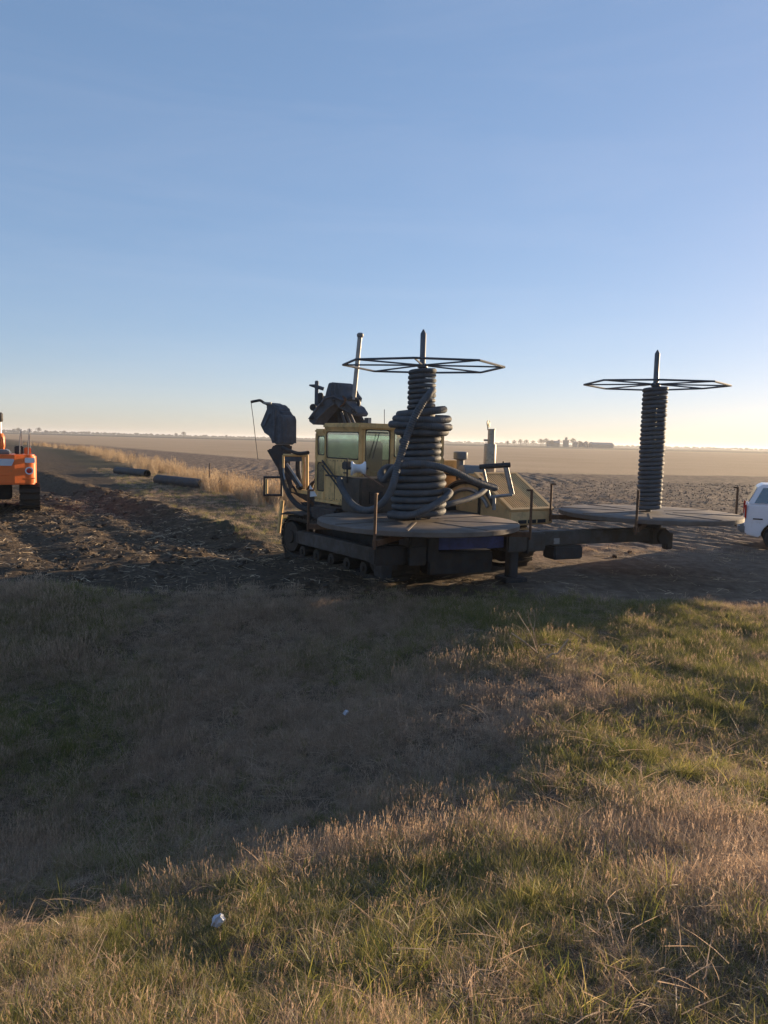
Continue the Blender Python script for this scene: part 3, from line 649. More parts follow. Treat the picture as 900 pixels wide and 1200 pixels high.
def reel(C, zd, name_rot, arms, zt, zs, rt):
    b = MB(); b.lathe((C.x, C.y, zd), [(1.9, -.10), (1.92, -.09), (1.92, -.012), (1.90, 0), (1.2, .004), (.6, .006)], 72); tt = b.build('turntable', M_DECK, trailer, True)
    for k in range(8):   # seams of the deck plates
        a = name_rot + 2 * math.pi * k / 8; d = Vector((math.cos(a), math.sin(a), 0)); q = Vector((-d.y, d.x, 0))
        b = MB(); b.hexa([C + d * .5 + q * .02 + UP * (zd + .003), C + d * .5 - q * .02 + UP * (zd + .003), C + d * 1.88 - q * .02 + UP * (zd + .003), C + d * 1.88 + q * .02 + UP * (zd + .003)] + [C + d * .5 + q * .02 + UP * (zd + .014), C + d * .5 - q * .02 + UP * (zd + .014), C + d * 1.88 - q * .02 + UP * (zd + .014), C + d * 1.88 + q * .02 + UP * (zd + .014)])
        b.build('deck_rib', M_DECK, tt)
    b = MB(); b.lathe((C.x, C.y, 1.0), [(.28, 0), (.28, zd - 1.08)], 24); b.build('pivot', M_DARK, tt)
    for (dx, dy, r, st) in arms:
        d = Vector((dx, dy, 0)).normalized(); q = Vector((-d.y, d.x, 0)); za = zd - .20
        b = MB(); b.hexa([C + d * .2 + q * .05 + UP * (za - .05), C + d * .2 - q * .05 + UP * (za - .05), C + d * r - q * .05 + UP * (za - .05), C + d * r + q * .05 + UP * (za - .05),
                          C + d * .2 + q * .05 + UP * (za + .05), C + d * .2 - q * .05 + UP * (za + .05), C + d * r - q * .05 + UP * (za + .05), C + d * r + q * .05 + UP * (za + .05)])
        arm = b.build('outrigger', M_RUST, trailer)
        b = MB(); e = C + d * (r + .02); b.tube([e + UP * (za - .1), e + UP * (za + st) + q * .01], .026, 8); b.tube([e + UP * (za + st - .015), e + UP * (za + st - .015) + d * -.1], .02, 6); b.build('stake', M_RUST, arm)
    b = MB(); b.tube([C + UP * zd, C + UP * (zs - .08), C + UP * zs], [.055, .055, .012], 12); b.build('shaft', M_WIRE, trailer, True)
    b = MB(); vv = [C + Vector((math.cos(name_rot + math.pi / 4 * k), math.sin(name_rot + math.pi / 4 * k), 0)) * rt + UP * (zt + random.uniform(-.02, .02)) for k in range(8)]
    for k in range(8): b.tube([vv[k], vv[(k + 1) % 8]], .022, 6)
    rg = b.build('top_ring', M_WIRE, trailer)
    for k in range(0, 8): 
        b = MB(); b.tube([C + UP * (zt + .01), vv[k]], .017, 6); b.build('spoke', M_WIRE, rg)
    b = MB(); b.lathe((C.x, C.y, zt - .03), [(.07, -.02), (.1, 0), (.1, .05), (.07, .07)], 16); b.build('ring_hub', M_WIRE, rg, True)
reel(R1, Z1, math.radians(-8), ((-.37, -.93, 2.15, .83), (.985, -.1, 2.1, .85), (-.985, .12, 2.12, .72), (.3, .95, 2.1, .7)), 4.16, 4.83, 1.52)
reel(R2, Z2, math.radians(-17), ((-.42, -.9, 2.05, .78), (.98, .15, 2.08, .78), (-.97, .2, 2.08, .75), (.3, .95, 2.1, .7)), 4.09, 4.83, 1.5)
b = MB(); e = R1 + Vector((-.985, .12, 0)).normalized() * 2.14 + UP * 1.62
b.prism([e, e + Vector((.16, .03, .02)), e + Vector((.10, .03, .12)), e + Vector((.02, 0, .24))], (0, .012, 0)); b.build('rag', M_WHITE, trailer)

# ------------------------------------------------------------------ pipe coils
def ribbed(b, pts, r, n=8, closed=False, step=.021):
    """corrugated pipe: rings resampled along the run, alternately proud and recessed"""
    P = [Vector(p) for p in pts]
    if closed: P = P + [P[0]]
    out = []; carry = 0.0
    for a, c in zip(P[:-1], P[1:]):
        L = (c - a).length; d = (c - a) / max(L, 1e-9); q = carry
        while q < L: out.append(a + d * q); q += step
        carry = q - L
    if closed and len(out) % 2: out.pop()
    return b.tube(out, [r * (1.0 if i % 2 else .88) for i in range(len(out))], n, closed)
def helix(C, z0, z1, turns, r0, r1, ph=0, wob=0, tilt=0, n=44):
    pts = []; N = int(turns * n)
    for i in range(N + 1):
        u = i / N; a = ph + 2 * math.pi * turns * u; r = r0 + (r1 - r0) * u + wob * math.sin(3.3 * a / 2 + ph) + wob * .6 * math.sin(a * .37 + 1)
        pts.append(C + Vector((r * math.cos(a), r * math.sin(a), z0 + (z1 - z0) * u + tilt * math.sin(a + .6))))
    return pts
coil2 = thing('pipe_coil', 'neat slim column of black drainage pipe wound on the right hand turntable', 'pipe coil', (R2.x, R2.y, Z2 + .006))
b = MB(); ribbed(b, helix(R2, Z2 + .05, 4.03, 28, .222, .222, 1.0, .004), .048, 8); b.build('pipe_winding', M_PIPE, coil2, True)
coil1 = thing('pipe_coil', 'bulging half unwound coil of black drainage pipe with loose strands on the left hand turntable', 'pipe coil', (R1.x, R1.y, Z1 + .006))
b = MB(); ribbed(b, helix(R1, 1.3, 4.08, 30, .225, .225, .4, .004), .046, 8); b.build('pipe_winding', M_PIPE, coil1, True)
b = MB(); ribbed(b, helix(R1, 2.36, 2.90, 4.5, .35, .34, 2, .006), .060, 10); b.build('pipe_winding', M_PIPE, coil1, True)
b = MB(); ribbed(b, helix(R1, 1.33, 2.32, 7.6, .475, .43, 1, .008, .006), .066, 10); b.build('pipe_winding', M_PIPE, coil1, True)
for z, r, t, ph in ((3.30, .40, .06, 1.2), (3.17, .49, .035, 0.2), (3.04, .52, -.02, 2), (2.93, .45, .02, 0)):
    b = MB(); pts = []
    for i in range(72):
        a = 2 * math.pi * i / 72; rr = r * (1 + .05 * math.sin(2 * a + ph)); pts.append(R1 + Vector((rr * math.cos(a) + .02 * math.cos(ph), rr * math.sin(a), z + t * math.sin(a * 1 + ph))))
    ribbed(b, pts, .07, 10, True); b.build('loose_wrap', M_PIPE, coil1, True)
def strand(pts, r=.07, nm='loose_strand'):
    b = MB(); ribbed(b, spline(pts, 14), r, 10); return b.build(nm, M_PIPE, coil1, True)
strand([W(500, 466, 14.5), W(507, 458, 14.15), W(503, 462, 13.95), W(494, 474, 13.9), W(481, 500, 13.9), W(468, 540, 13.85), W(458, 575, 13.75), W(443, 594, 13.9), W(427, 598, 14.6), W(412, 590, 15.2), W(401, 573, 15.6), W(397, 560, 15.75)])
strand([W(470, 549, 15.1), W(454, 548, 15.0), W(446, 556, 14.6), W(451, 562, 14.25), W(462, 549, 13.95), W(480, 544, 13.85), W(505, 545, 13.85), W(530, 552, 14.0), W(556, 564, 14.3), W(580, 572, 14.7)])
strand([W(455, 603, 14.0), W(480, 604, 13.8), W(505, 594, 13.8), W(527, 578, 14.2), W(512, 575, 14.6)])
strand([W(505, 600, 14.9), W(522, 592, 14.9), W(545, 586, 15.3), (W(562, 579, 15.7)), W(570, 572, 16.0)], .06)
b = MB(); e0, e1 = W(580, 572, 14.7), W(582.2, 573, 14.75); b.lathe(e0 + (e1 - e0) * .6, [(.045, 0), (.045, .012)], 12, (e1 - e0).normalized()); b.build('pipe_end', M_GALV, coil1)

# ------------------------------------------------------------------ excavator (left edge)
EXC = Vector((-14.1, 27.4, 0))
exc = thing('excavator', 'orange crawler excavator seen from behind, cut by the left edge of the photo', 'excavator', EXC)
def eb(x0, x1, y0, y1, z0, z1): 
    b = MB(); b.box(EXC + Vector(((x0 + x1) / 2, (y0 + y1) / 2, (z0 + z1) / 2)), (x1 - x0, y1 - y0, z1 - z0)); return b
# counterweight: rounded plan, rear faces the camera (-Y)
plan = []
hw = 1.5
for k in range(9):
    a = math.radians(-90 + 0) ; u = k / 8
    plan.append((hw - .28 + .28 * math.sin(u * math.pi / 2), -2.05 - .0 + .28 * (1 - math.cos(u * math.pi / 2)) ))
rear = [(-hw * .55, -2.2), (0, -2.24), (hw * .55, -2.2)]
pl = rear + plan + [(hw, -1.1), (-hw, -1.1)] + [(-x, y) for x, y in reversed(plan)]
b = MB(); b.prism([EXC + Vector((x, y, .96)) for x, y in pl], (0, 0, 1.01)); cw = b.build('counterweight', M_ORANGE, exc, bevel=.05)
b = MB(); b.prism([EXC + Vector((x * .998, -2.235 + .05 * abs(x) ** 2 * .3, z)) for x, z in ((-.8, 1.60), (.74, 1.60), (.82, 1.78), (.80, 1.83), (-.8, 1.83))], (0, -.015, 0)); b.build('name_decal', M_SILVER, cw)
b = MB(); b.box(EXC + Vector((1.28, -2.065, 1.78)), (.34, .03, .17)); b.build('white_decal', M_WHITE, cw, bevel=.008)
b = MB(); b.lathe(EXC + Vector((1.27, -2.05, 1.43)), [(.09, -.02), (.13, -.02), (.13, .05), (.09, .05)], 20, (0, -1, 0)); lr = b.build('lamp_ring', M_WHITE, cw, True)
b = MB(); b.lathe(EXC + Vector((1.27, -2.06, 1.43)), [(.088, 0), (.088, .045), (.05, .06)], 20, (0, -1, 0)); b.build('tail_lamp', M_RED, lr, True)
b = MB(); b.tube(spline([EXC + Vector(p) for p in ((-.6, -2.215, 1.29), (.55, -2.215, 1.29), (.9, -2.12, 1.22), (1.15, -2.07, 1.17), (1.44, -1.99, 1.17))], 6), .018, 6); b.build('casting_ridge', M_ORANGE, cw, True)
eb(-1.46, 1.46, -1.09, 1.2, 1.0, 1.12).build('turntable_frame', M_DARK, exc)
eb(-1.4, 1.42, -1.09, .1, 1.123, 1.95).build('engine_bay', M_ORANGE, exc, bevel=.05)
b = MB(); b.prism([EXC + Vector((x, -1.9, z)) for x, z in ((-1.2, 1.965), (.72, 1.965), (.70, 2.06), (.58, 2.12), (-1.1, 2.12))], (0, 1.6, 0)); b.build('engine_cover', M_GREY, exc, bevel=.04)
b = MB(); b.lathe(EXC + Vector((.35, -.4, 2.12)), [(.07, 0), (.07, .95)], 14); em = b.build('exhaust_pipe', M_WHITE, exc, True)
b = MB(); b.lathe(EXC + Vector((.35, -.4, 3.07)), [(.1, 0), (.12, .05), (.12, .28), (.08, .33)], 14); b.build('exhaust_cap', M_DARK, em, True)
b = MB(); b.lathe(EXC + Vector((.36, -.55, 2.12)), [(.14, 0), (.16, .1), (.16, .42), (.1, .55)], 16); b.build('precleaner', M_ORANGE, exc, True)
for x in (.98, 1.25):
    b = MB(); b.tube(spline([EXC + Vector((x, -1.3, 1.95)), EXC + Vector((x + .02, -1.3, 2.5)), EXC + Vector((x + .06, -1.2, 2.75)), EXC + Vector((x + .06, -.6, 2.75)), EXC + Vector((x + .06, -.5, 1.95))], 5), .02, 6); b.build('handrail', M_GALV, exc, True)
eb(.82, 1.1, -1.2, -.9, 1.95, 2.25).build('filter_box', M_DARK, exc, bevel=.03); eb(1.12, 1.34, -1.15, -.95, 1.95, 2.2).build('fuel_cap_box', M_ORANGE, exc, bevel=.03)
# cab and boom further forward, left of the frame
ec = eb(-1.4, -.4, .13, 1.9, 1.123, 2.75).build('cab', M_ORANGE, exc, bevel=.06)
for (x0, x1, y0, y1) in ((-1.3, -.5, .10, .125), (-1.3, -.5, 1.902, 1.93)):
    eb(x0, x1, y0, y1, 1.85, 2.62).build('window', M_TINT, ec)
eb(-1.43, -1.402, .3, 1.75, 1.85, 2.62).build('window', M_TINT, ec); eb(-.398, -.37, .3, 1.75, 1.85, 2.62).build('window', M_TINT, ec)
b = MB(); b.prism([EXC + Vector((-.25, y, z)) for y, z in ((.6, 1.2), (1.1, 1.2), (2.6, 3.2), (5.4, 3.9), (5.4, 4.3), (2.3, 3.8))], (.45, 0, 0)); b.build('boom', M_ORANGE, exc, bevel=.04)
b = MB(); b.prism([EXC + Vector((-.2, y, z)) for y, z in ((5.2, 4.5), (5.6, 4.4), (6.1, 2.0), (5.85, 2.0), (5.0, 3.9))], (.35, 0, 0)); b.build('stick', M_ORANGE, exc, bevel=.03)
b = MB(); b.prism([EXC + Vector((-.5, y, z)) for y, z in ((5.8, 2.0), (6.15, 2.0), (6.2, 1.3), (5.7, .85), (5.2, 1.0), (5.35, 1.5))], (.95, 0, 0)); b.build('bucket', M_DARK, exc, bevel=.03)
eb(-.7, .7, -.8, .8, .35, 1.0).build('undercarriage', M_DARK, exc, bevel=.04)
et_mesh = None
for x0 in (.95, -1.6):
    loop = stadium(-1.55, 1.55, .42, .46)
    b = MB(); nn = len(loop)
    b.prism([EXC + Vector((x0 + .03, p[0], p[1])) for p in stadium(-1.55, 1.55, .36, .46)], (.59, 0, 0)); tr = b.build('track', M_TRK, exc)
    if et_mesh is None:
        q = MB(); q.box((0, 0, .02), (.65, .17, .04)); q.box((0, .05, .06), (.63, .03, .05)); et_mesh = bpy.data.meshes.new('track_shoe'); et_mesh.from_pydata(q.v, [], q.f); et_mesh.materials.append(M_TRK)
    seg = []; tot = 0
    for i in range(nn):
        a = Vector((loop[i][0], loop[i][1], 0)); c_ = Vector((loop[(i + 1) % nn][0], loop[(i + 1) % nn][1], 0)); seg.append((tot, a, c_)); tot += (c_ - a).length
    N = int(tot / .2)
    for k in range(N):
        qd = tot * k / N
        for (o_, a, c_) in reversed(seg):
            if qd >= o_: break
        d = (c_ - a).normalized(); p = a + d * (qd - o_)
        tv = Vector((0, d.x, d.y)); nv = Vector((0, d.y, -d.x)); xv = tv.cross(nv)
        o = bpy.data.objects.new('track_shoe', et_mesh); COL.objects.link(o); o.parent = tr
        o.matrix_local = Matrix.Translation(Vector((x0 + .325, p.x, p.y))) @ Matrix((xv, tv, nv)).transposed().to_4x4()

exc.rotation_euler.z = math.radians(25)

# ------------------------------------------------------------------ white SUV (right edge)
sv0 = W(873, 600, 21.0); SX, SY = sv0.x, 21.0
suv = thing('suv', 'white sport utility vehicle parked on the dirt at the right edge, rear end showing', 'car', (SX, SY, 0))
suv.rotation_euler.z = math.radians(-24)
def sv(x, y, z): return Vector((SX + x, SY + y, z))
body = [(.04, .42), (.0, .62), (.02, 1.0), (.06, 1.25), (3.55, 1.22), (4.1, 1.20), (5.15, 1.08), (5.28, .9), (5.3, .45), (5.2, .36)]
def arch(cx, r=.45, n=10): return [(cx + r * math.cos(a), .36 + r * math.sin(a)) for a in [math.pi * k / n for k in range(n + 1)]]
low = [(5.2, .36)] + [(x, z) for x, z in arch(4.25)] + [(3.7, .30), (1.4, .30)] + [(x, z) for x, z in arch(.86)] + [(.35, .36), (.04, .42)]
b = MB(); b.prism([sv(x, 0, z) for x, z in body[:-1] + low[:-1]], (0, 1.95, 0)); bd = b.build('body', M_SUV, suv, bevel=.035)
gh = [(.07, 1.253), (.30, 1.74), (.42, 1.80), (2.9, 1.80), (3.1, 1.76), (3.75, 1.253)]
b = MB()
w0, w1 = [], []
for x, z in gh:
    i_ = .16 * (z - 1.253) / .55; w0.append(sv(x, .04 + i_, z)); w1.append(sv(x, 1.91 - i_, z))
n6 = len(gh)
b.add(w0 + w1, [tuple(range(n6)), tuple(reversed(range(n6, 2 * n6)))] + [(i, (i + 1) % n6, n6 + (i + 1) % n6, n6 + i) for i in range(n6)])
top = b.build('cabin', M_SUV, suv, bevel=.02)
def swin(pts, nm='side_window'):
    for side in (0, 1):
        b = MB(); q = []
        for x, z in pts:
            i_ = .16 * (z - 1.253) / .55; q.append(sv(x, .04 + i_ - .006 if side == 0 else 1.91 - i_ + .006, z))
        b.prism(q, (0, -.01 if side == 0 else .01, 0)); b.build(nm, M_TINT, top)
swin([(.22, 1.29), (.42, 1.71), (1.25, 1.71), (1.25, 1.29)]); swin([(1.33, 1.29), (1.33, 1.71), (2.15, 1.71), (2.15, 1.29)]); swin([(2.23, 1.29), (2.23, 1.71), (2.9, 1.71), (3.4, 1.29)])
b = MB(); b.prism([sv(.085, .2, 1.30), sv(.085, 1.75, 1.30), sv(.275, 1.66, 1.70), sv(.275, .29, 1.70)], (-.012, 0, .005)); b.build('rear_window', M_TINT, top)
b = MB(); b.box(sv(-.04, .975, .58), (.22, 1.9, .22)); b.build('rear_bumper', M_GREY, suv, bevel=.05)
for y in (.05, 1.9):
    b = MB(); b.box(sv(.015, y, 1.05), (.05, .16, .42)); b.build('tail_light', M_RED, suv, bevel=.02)
for y in (-.008, 1.958):
    for x in (2.05, 3.0):
        b = MB(); b.box(sv(x, y, 1.08), (.18, .03, .035)); b.build('door_handle', M_GREY, bd, bevel=.008)
    b = MB(); b.box(sv(.33, y, .86), (.24, .02, .035)); b.build('trim', M_DARK, bd)
    for x in (1.28, 2.2, 3.15):
        b = MB(); b.box(sv(x, y + (.005 if y < 0 else -.005), .8), (.012, .012, .85)); b.build('door_gap', M_DARK, bd)
for x in (.86, 4.25):
    for y, ax in ((.14, -1), (1.81, 1)):
        b = MB(); c_ = sv(x, y, .37); b.lathe(c_, [(.2, -.11), (.34, -.12), (.37, -.09), (.37, .09), (.34, .12), (.2, .11)], 32, (0, ax, 0)); w = b.build('wheel', M_TYRE, suv, True)
        b = MB(); b.lathe(c_, [(.23, .06), (.235, .10), (.2, .125), (.05, .10), (.04, .13)], 24, (0, ax, 0)); b.build('rim', M_RIM, w, True)
        for k in range(5):
            a = 2 * math.pi * k / 5; b = MB(); b.tube([c_ + Vector((.05 * math.cos(a), ax * .125, .05 * math.sin(a))), c_ + Vector((.21 * math.cos(a), ax * .125, .21 * math.sin(a)))], .025, 6); b.build('rim_spoke', M_RIM, w)
b = MB(); b.prism([sv(3.10, .22, 1.74), sv(3.72, .1, 1.28), sv(3.72, 1.85, 1.28), sv(3.10, 1.73, 1.74)], (.012, 0, .006)); b.build('windscreen', M_TINT, top)
for y in (.25, 1.7):
    b = MB(); b.box(sv(5.28, y, .86), (.06, .36, .16)); b.build('headlight', M_SILVER, suv, bevel=.02)
b = MB(); b.box(sv(5.30, .975, .84), (.04, .9, .2)); b.build('grille', M_DARK, suv, bevel=.02)
b = MB(); b.box(sv(5.28, .975, .5), (.16, 1.9, .24)); b.build('front_bumper', M_GREY, suv, bevel=.05)
for y, s_ in ((-.12, -1), (2.07, 1)):
    b = MB(); b.box(sv(3.35, y, 1.3), (.12, .22, .17)); b.build('mirror', M_SUV, suv, bevel=.03)

# ------------------------------------------------------------------ culverts beside the tall grass
def culvert(a, b_, r, label):
    a = Vector(a); b_ = Vector(b_)
    za, zb = hz(a.x, a.y) + r * .8, hz(b_.x, b_.y) + r * .8
    a.z = za; b_.z = zb; L = (b_ - a).length; ax = (b_ - a).normalized()
    prof = [(r * .93, 0), (r, .01)]; k = 60
    for i in range(1, k): prof.append((r + (.018 if i % 2 else 0), L * i / k))
    prof += [(r, L - .01), (r * .93, L), (r * .93, L - .6), (.02, L - .62)]
    m = MB(); m.lathe(a, [(.02, .62), (r * .93, .6)] + prof, 24, ax); o = m.build('culvert_pipe', M_CULV, None, True)
    return tag(o, label, 'pipe', 'dark pipes lying along the tall grass')
culvert((-18.6, 53.2, 0), (-15.4, 49.8, 0), .26, 'farther dark pipe lying by the tall dry grass, left of the other pipe')
culvert((-12.9, 43.5, 0), (-9.55, 40.2, 0), .27, 'nearer dark pipe lying by the tall dry grass, with a thin post at its end')
pp = Vector((-9.15, 40.0, 0)); pp.z = hz(pp.x, pp.y)
m = MB(); m.tube([pp - UP * .1, pp + UP * 1.35 + Vector((.03, 0, 0))], [.045, .035], 8); tag(m.build('marker_post', M_WOODP, None), 'thin dark post standing at the right end of the nearer pipe', 'post')
m = MB()
for k in range(22):
    a = random.uniform(0, 6.28); q = pp + Vector((.35, -.4, .02)); m.tube([q + Vector((random.gauss(0, .2), random.gauss(0, .2), 0)), q + Vector((math.cos(a) * .4, math.sin(a) * .4, random.uniform(.2, .6)))], .015, 5)
tag(m.build('brush_pile', M_WOODP, None), 'small pile of dead twigs beside the thin post', 'brush')

# ------------------------------------------------------------------ far horizon: farm, trees, woods
def far_tree(x, y, h, label, group, bare=True):
    g = thing('tree', label, 'tree', (x, y, 0), group)
    m = MB(); m.tube([(x, y, -.2), (x + .1, y, h * .35), (x, y, h * .7)], [h * .035, h * .025, h * .01], 6)
    for k in range(9):
        a = random.uniform(0, 6.28); z0 = h * random.uniform(.25, .55); rr = h * random.uniform(.15, .36)
        m.tube([(x, y, z0), (x + rr * math.cos(a), y + rr * math.sin(a), z0 + h * random.uniform(.2, .45))], [h * .014, h * .004], 4)
    m.build('trunk', M_BARK, g)
    c_ = MB(); N = 260
    for k in range(N):
        u = random.random(); a = random.uniform(0, 6.28); el = random.uniform(-.5, 1.57)
        r_ = h * .50 * (u ** .4) * (1 + .25 * math.sin(3 * a + h)); p = Vector((x + r_ * math.cos(a) * math.cos(el), y + r_ * math.sin(a) * math.cos(el), h * .6 + h * .40 * (u ** .4) * math.sin(el)))
        s_ = h * random.uniform(.03, .075); d1 = Vector((random.gauss(0, 1), random.gauss(0, 1), random.gauss(0, 1))).normalized() * s_; d2 = d1.orthogonal().normalized() * s_ * .6
        c_.add([p - d1, p + d2, p + d1, p - d2], [(0, 1, 2, 3)])
    c_.build('crown', M_BARK, g)
def fx(px, d): return (px - 450) / 900 * d
D_ = 950
for i, (px, h) in enumerate(((592, 6), (600, 7), (607, 8), (614, 8), (622, 7), (631, 9), (637, 10), (644, 8), (652, 9), (668, 11), (676, 8), (684, 8), (690, 7))):
    dd = D_ + (i * 37) % 60 - 30
    lab = ['short bare tree at the left end of the farm on the horizon', 'bare tree in the thin row left of the distant farm', 'round bare tree in the thin row left of the distant farm', 'wide bare tree just left of the distant farm', 'low tree between the tree row and the distant farm', 'tall thin bare tree left of the grain elevator', 'taller bare tree beside the grain elevator yard', 'dense tree left of the pale barn on the horizon', 'dense dark tree touching the grain elevator on its left', 'tall tree right behind the grain elevator', 'tree between the grain elevator and the long shed', 'small tree near the left end of the long shed', 'small tree over the roof of the long shed'][i]
    far_tree(fx(px, dd), dd, h, lab, 'bare trees around the distant farm')
def building(x0, x1, y, dep, hw_, hr, label, cat, m):
    g = thing(cat.replace(' ', '_'), label, cat, ((x0 + x1) / 2, y, 0))
    q = MB(); q.box(((x0 + x1) / 2, y + dep / 2, hw_ / 2), (x1 - x0, dep, hw_)); wl = q.build('wall', m, g)
    q = MB(); q.prism([(x0 - .5, y - .5, hw_ + .01), (x0 - .5, y + dep + .5, hw_ + .01), (x0 - .5, y + dep / 2, hr)], (x1 - x0 + 1, 0, 0)); q.build('roof', M_ELEV, g)
    for k in range(3):
        q = MB(); cx_ = x0 + (x1 - x0) * (k + .5) / 3; q.box((cx_, y - .06, hw_ * .4), ((x1 - x0) * .14, .1, hw_ * .75)); q.build('door', M_GREY, g)
building(fx(691, 930), fx(716, 930), 930, 18, 4.0, 6.6, 'long low grey shed at the right end of the distant farm', 'shed', M_SHED)
building(fx(640, 960), fx(653, 960), 960, 12, 4.5, 7.5, 'pale barn at the left side of the distant farm', 'barn', M_ELEV)
g = thing('grain_elevator', 'pale grain elevator tower rising highest in the distant farm', 'grain elevator', (fx(660, 940), 940, 0))
ex_ = fx(660, 940)
q = MB(); q.box((ex_, 940, 4.2), (6, 6, 8.4)); q.build('tower', M_ELEV, g)
q = MB(); q.box((ex_ + .3, 940, 9.7), (2.4, 3, 2.6)); q.build('headhouse', M_ELEV, g)
q = MB(); q.prism([(ex_ - 1.1, 937.8, 11.01), (ex_ + 1.7, 937.8, 11.01), (ex_ + .3, 937.8, 12.0)], (0, 4.4, 0)); q.build('roof', M_SHED, g)
for k, px in enumerate((671, 677.5, 683)):
    gg = thing('grain_bin', ['wide grain bin next to the elevator tower', 'middle grain bin on the distant farm', 'grain bin nearest the long shed'][k], 'grain bin', (fx(px, 945), 945, 0), 'grain bins on the distant farm')
    q = MB(); q.lathe((fx(px, 945), 945, 0), [(3.0, 0), (3.0, 5.5)], 18); q.build('wall', M_ELEV, gg); q = MB(); q.lathe((fx(px, 945), 945, 5.51), [(3.15, 0), (.5, 1.8), (.3, 2.0)], 18); q.build('roof', M_ELEV, gg)
# left horizon clusters
for i, (px, d, h, lab) in enumerate(((16, 1300, 7, 'farthest left bare tree on the horizon'), (21, 1310, 9, 'broad tree in the far left horizon clump'), (34, 1290, 8, 'bare tree right of the far left clump'), (45, 1300, 10, 'thin upright tree standing alone on the left horizon'), (53, 1320, 6, 'low tree on the left horizon past the upright one'), (75, 1350, 6, 'low wide tree on the horizon above the first pipe'), (205, 1150, 6, 'left tree of the pair on the horizon left of the plow'), (214, 1160, 8, 'right tree of the pair on the horizon left of the plow'), (264, 1200, 5, 'lone low tree on the horizon just left of the raised plow leg'))):
    far_tree(fx(px, d), d, h, lab, 'trees on the left horizon')
fw = MB()
for x in np.arange(-3000, 3000, 14.0):
    y = 1900 + 350 * math.sin(x * .0011 + 1); h = 1.2 + 7.0 * max(0, float(fbm(np.array([x * .004]), np.array([3.3]), 77, 3)[0]) + .22) + random.uniform(0, 1.5)
    for k in range(7):
        p = Vector((x + random.uniform(-8, 8), y + random.uniform(-8, 8), random.uniform(0, h))); s_ = random.uniform(2, 4)
        d1 = Vector((s_ * 1.6, random.uniform(-1, 1), random.uniform(-.4, .4))); d2 = Vector((random.uniform(-.5, .5), random.uniform(-1, 1), s_ * .7))
        fw.add([p - d1, p - d2, p + d1, p + d2], [(0, 1, 2, 3)])
tag(fw.build('far_woods', M_BARK, None), 'low dark line of far woods along the whole horizon', 'woods', None, 'stuff')

# ------------------------------------------------------------------ grass
PLANTS = {}
def plant_mesh(name, m, blades):
    """blades: list of (base, direction, length, width, curl, tint)"""
    vs_, fs, tint = [], [], []
    for (b0, d, L, w, curl, tn) in blades:
        d = Vector(d).normalized(); side = d.cross(UP)
        side = side.normalized() if side.length > .05 else Vector((math.cos(tn * 50), math.sin(tn * 50), 0))
        ang = random.uniform(-1.2, 1.2); side = (Matrix.Rotation(ang, 3, d) @ side)
        o = len(vs_); p = Vector(b0); hd = Vector((d.x, d.y, 0)); hd = hd.normalized() if hd.length > 1e-4 else Vector((1, 0, 0))
        segs = 3
        for i in range(segs + 1):
            u = i / segs; ww = w * (1 - u) ** .6 * .5 if i < segs else 0
            q = p + d * (L * u) + (hd * .75 - UP * .55) * (curl * L * u * u)
            if i < segs: vs_ += [q - side * ww, q + side * ww]; tint += [tn, tn]
            else: vs_.append(q); tint.append(tn)
        for i in range(segs - 1): fs.append((o + 2 * i, o + 2 * i + 1, o + 2 * i + 3, o + 2 * i + 2))
        fs.append((o + 2 * segs - 2, o + 2 * segs - 1, o + 2 * segs))
    me = bpy.data.meshes.new(name); me.from_pydata(vs_, [], fs); me.materials.append(m)
    at = me.attributes.new('tint', 'FLOAT', 'POINT'); at.data.foreach_set('value', np.array(tint, dtype=np.float32))
    return bpy.data.objects.new(name, me)
def rdir(lean):
    a = random.uniform(0, 6.283); k = abs(random.gauss(0, lean)); return Vector((math.cos(a) * k, math.sin(a) * k, 1))
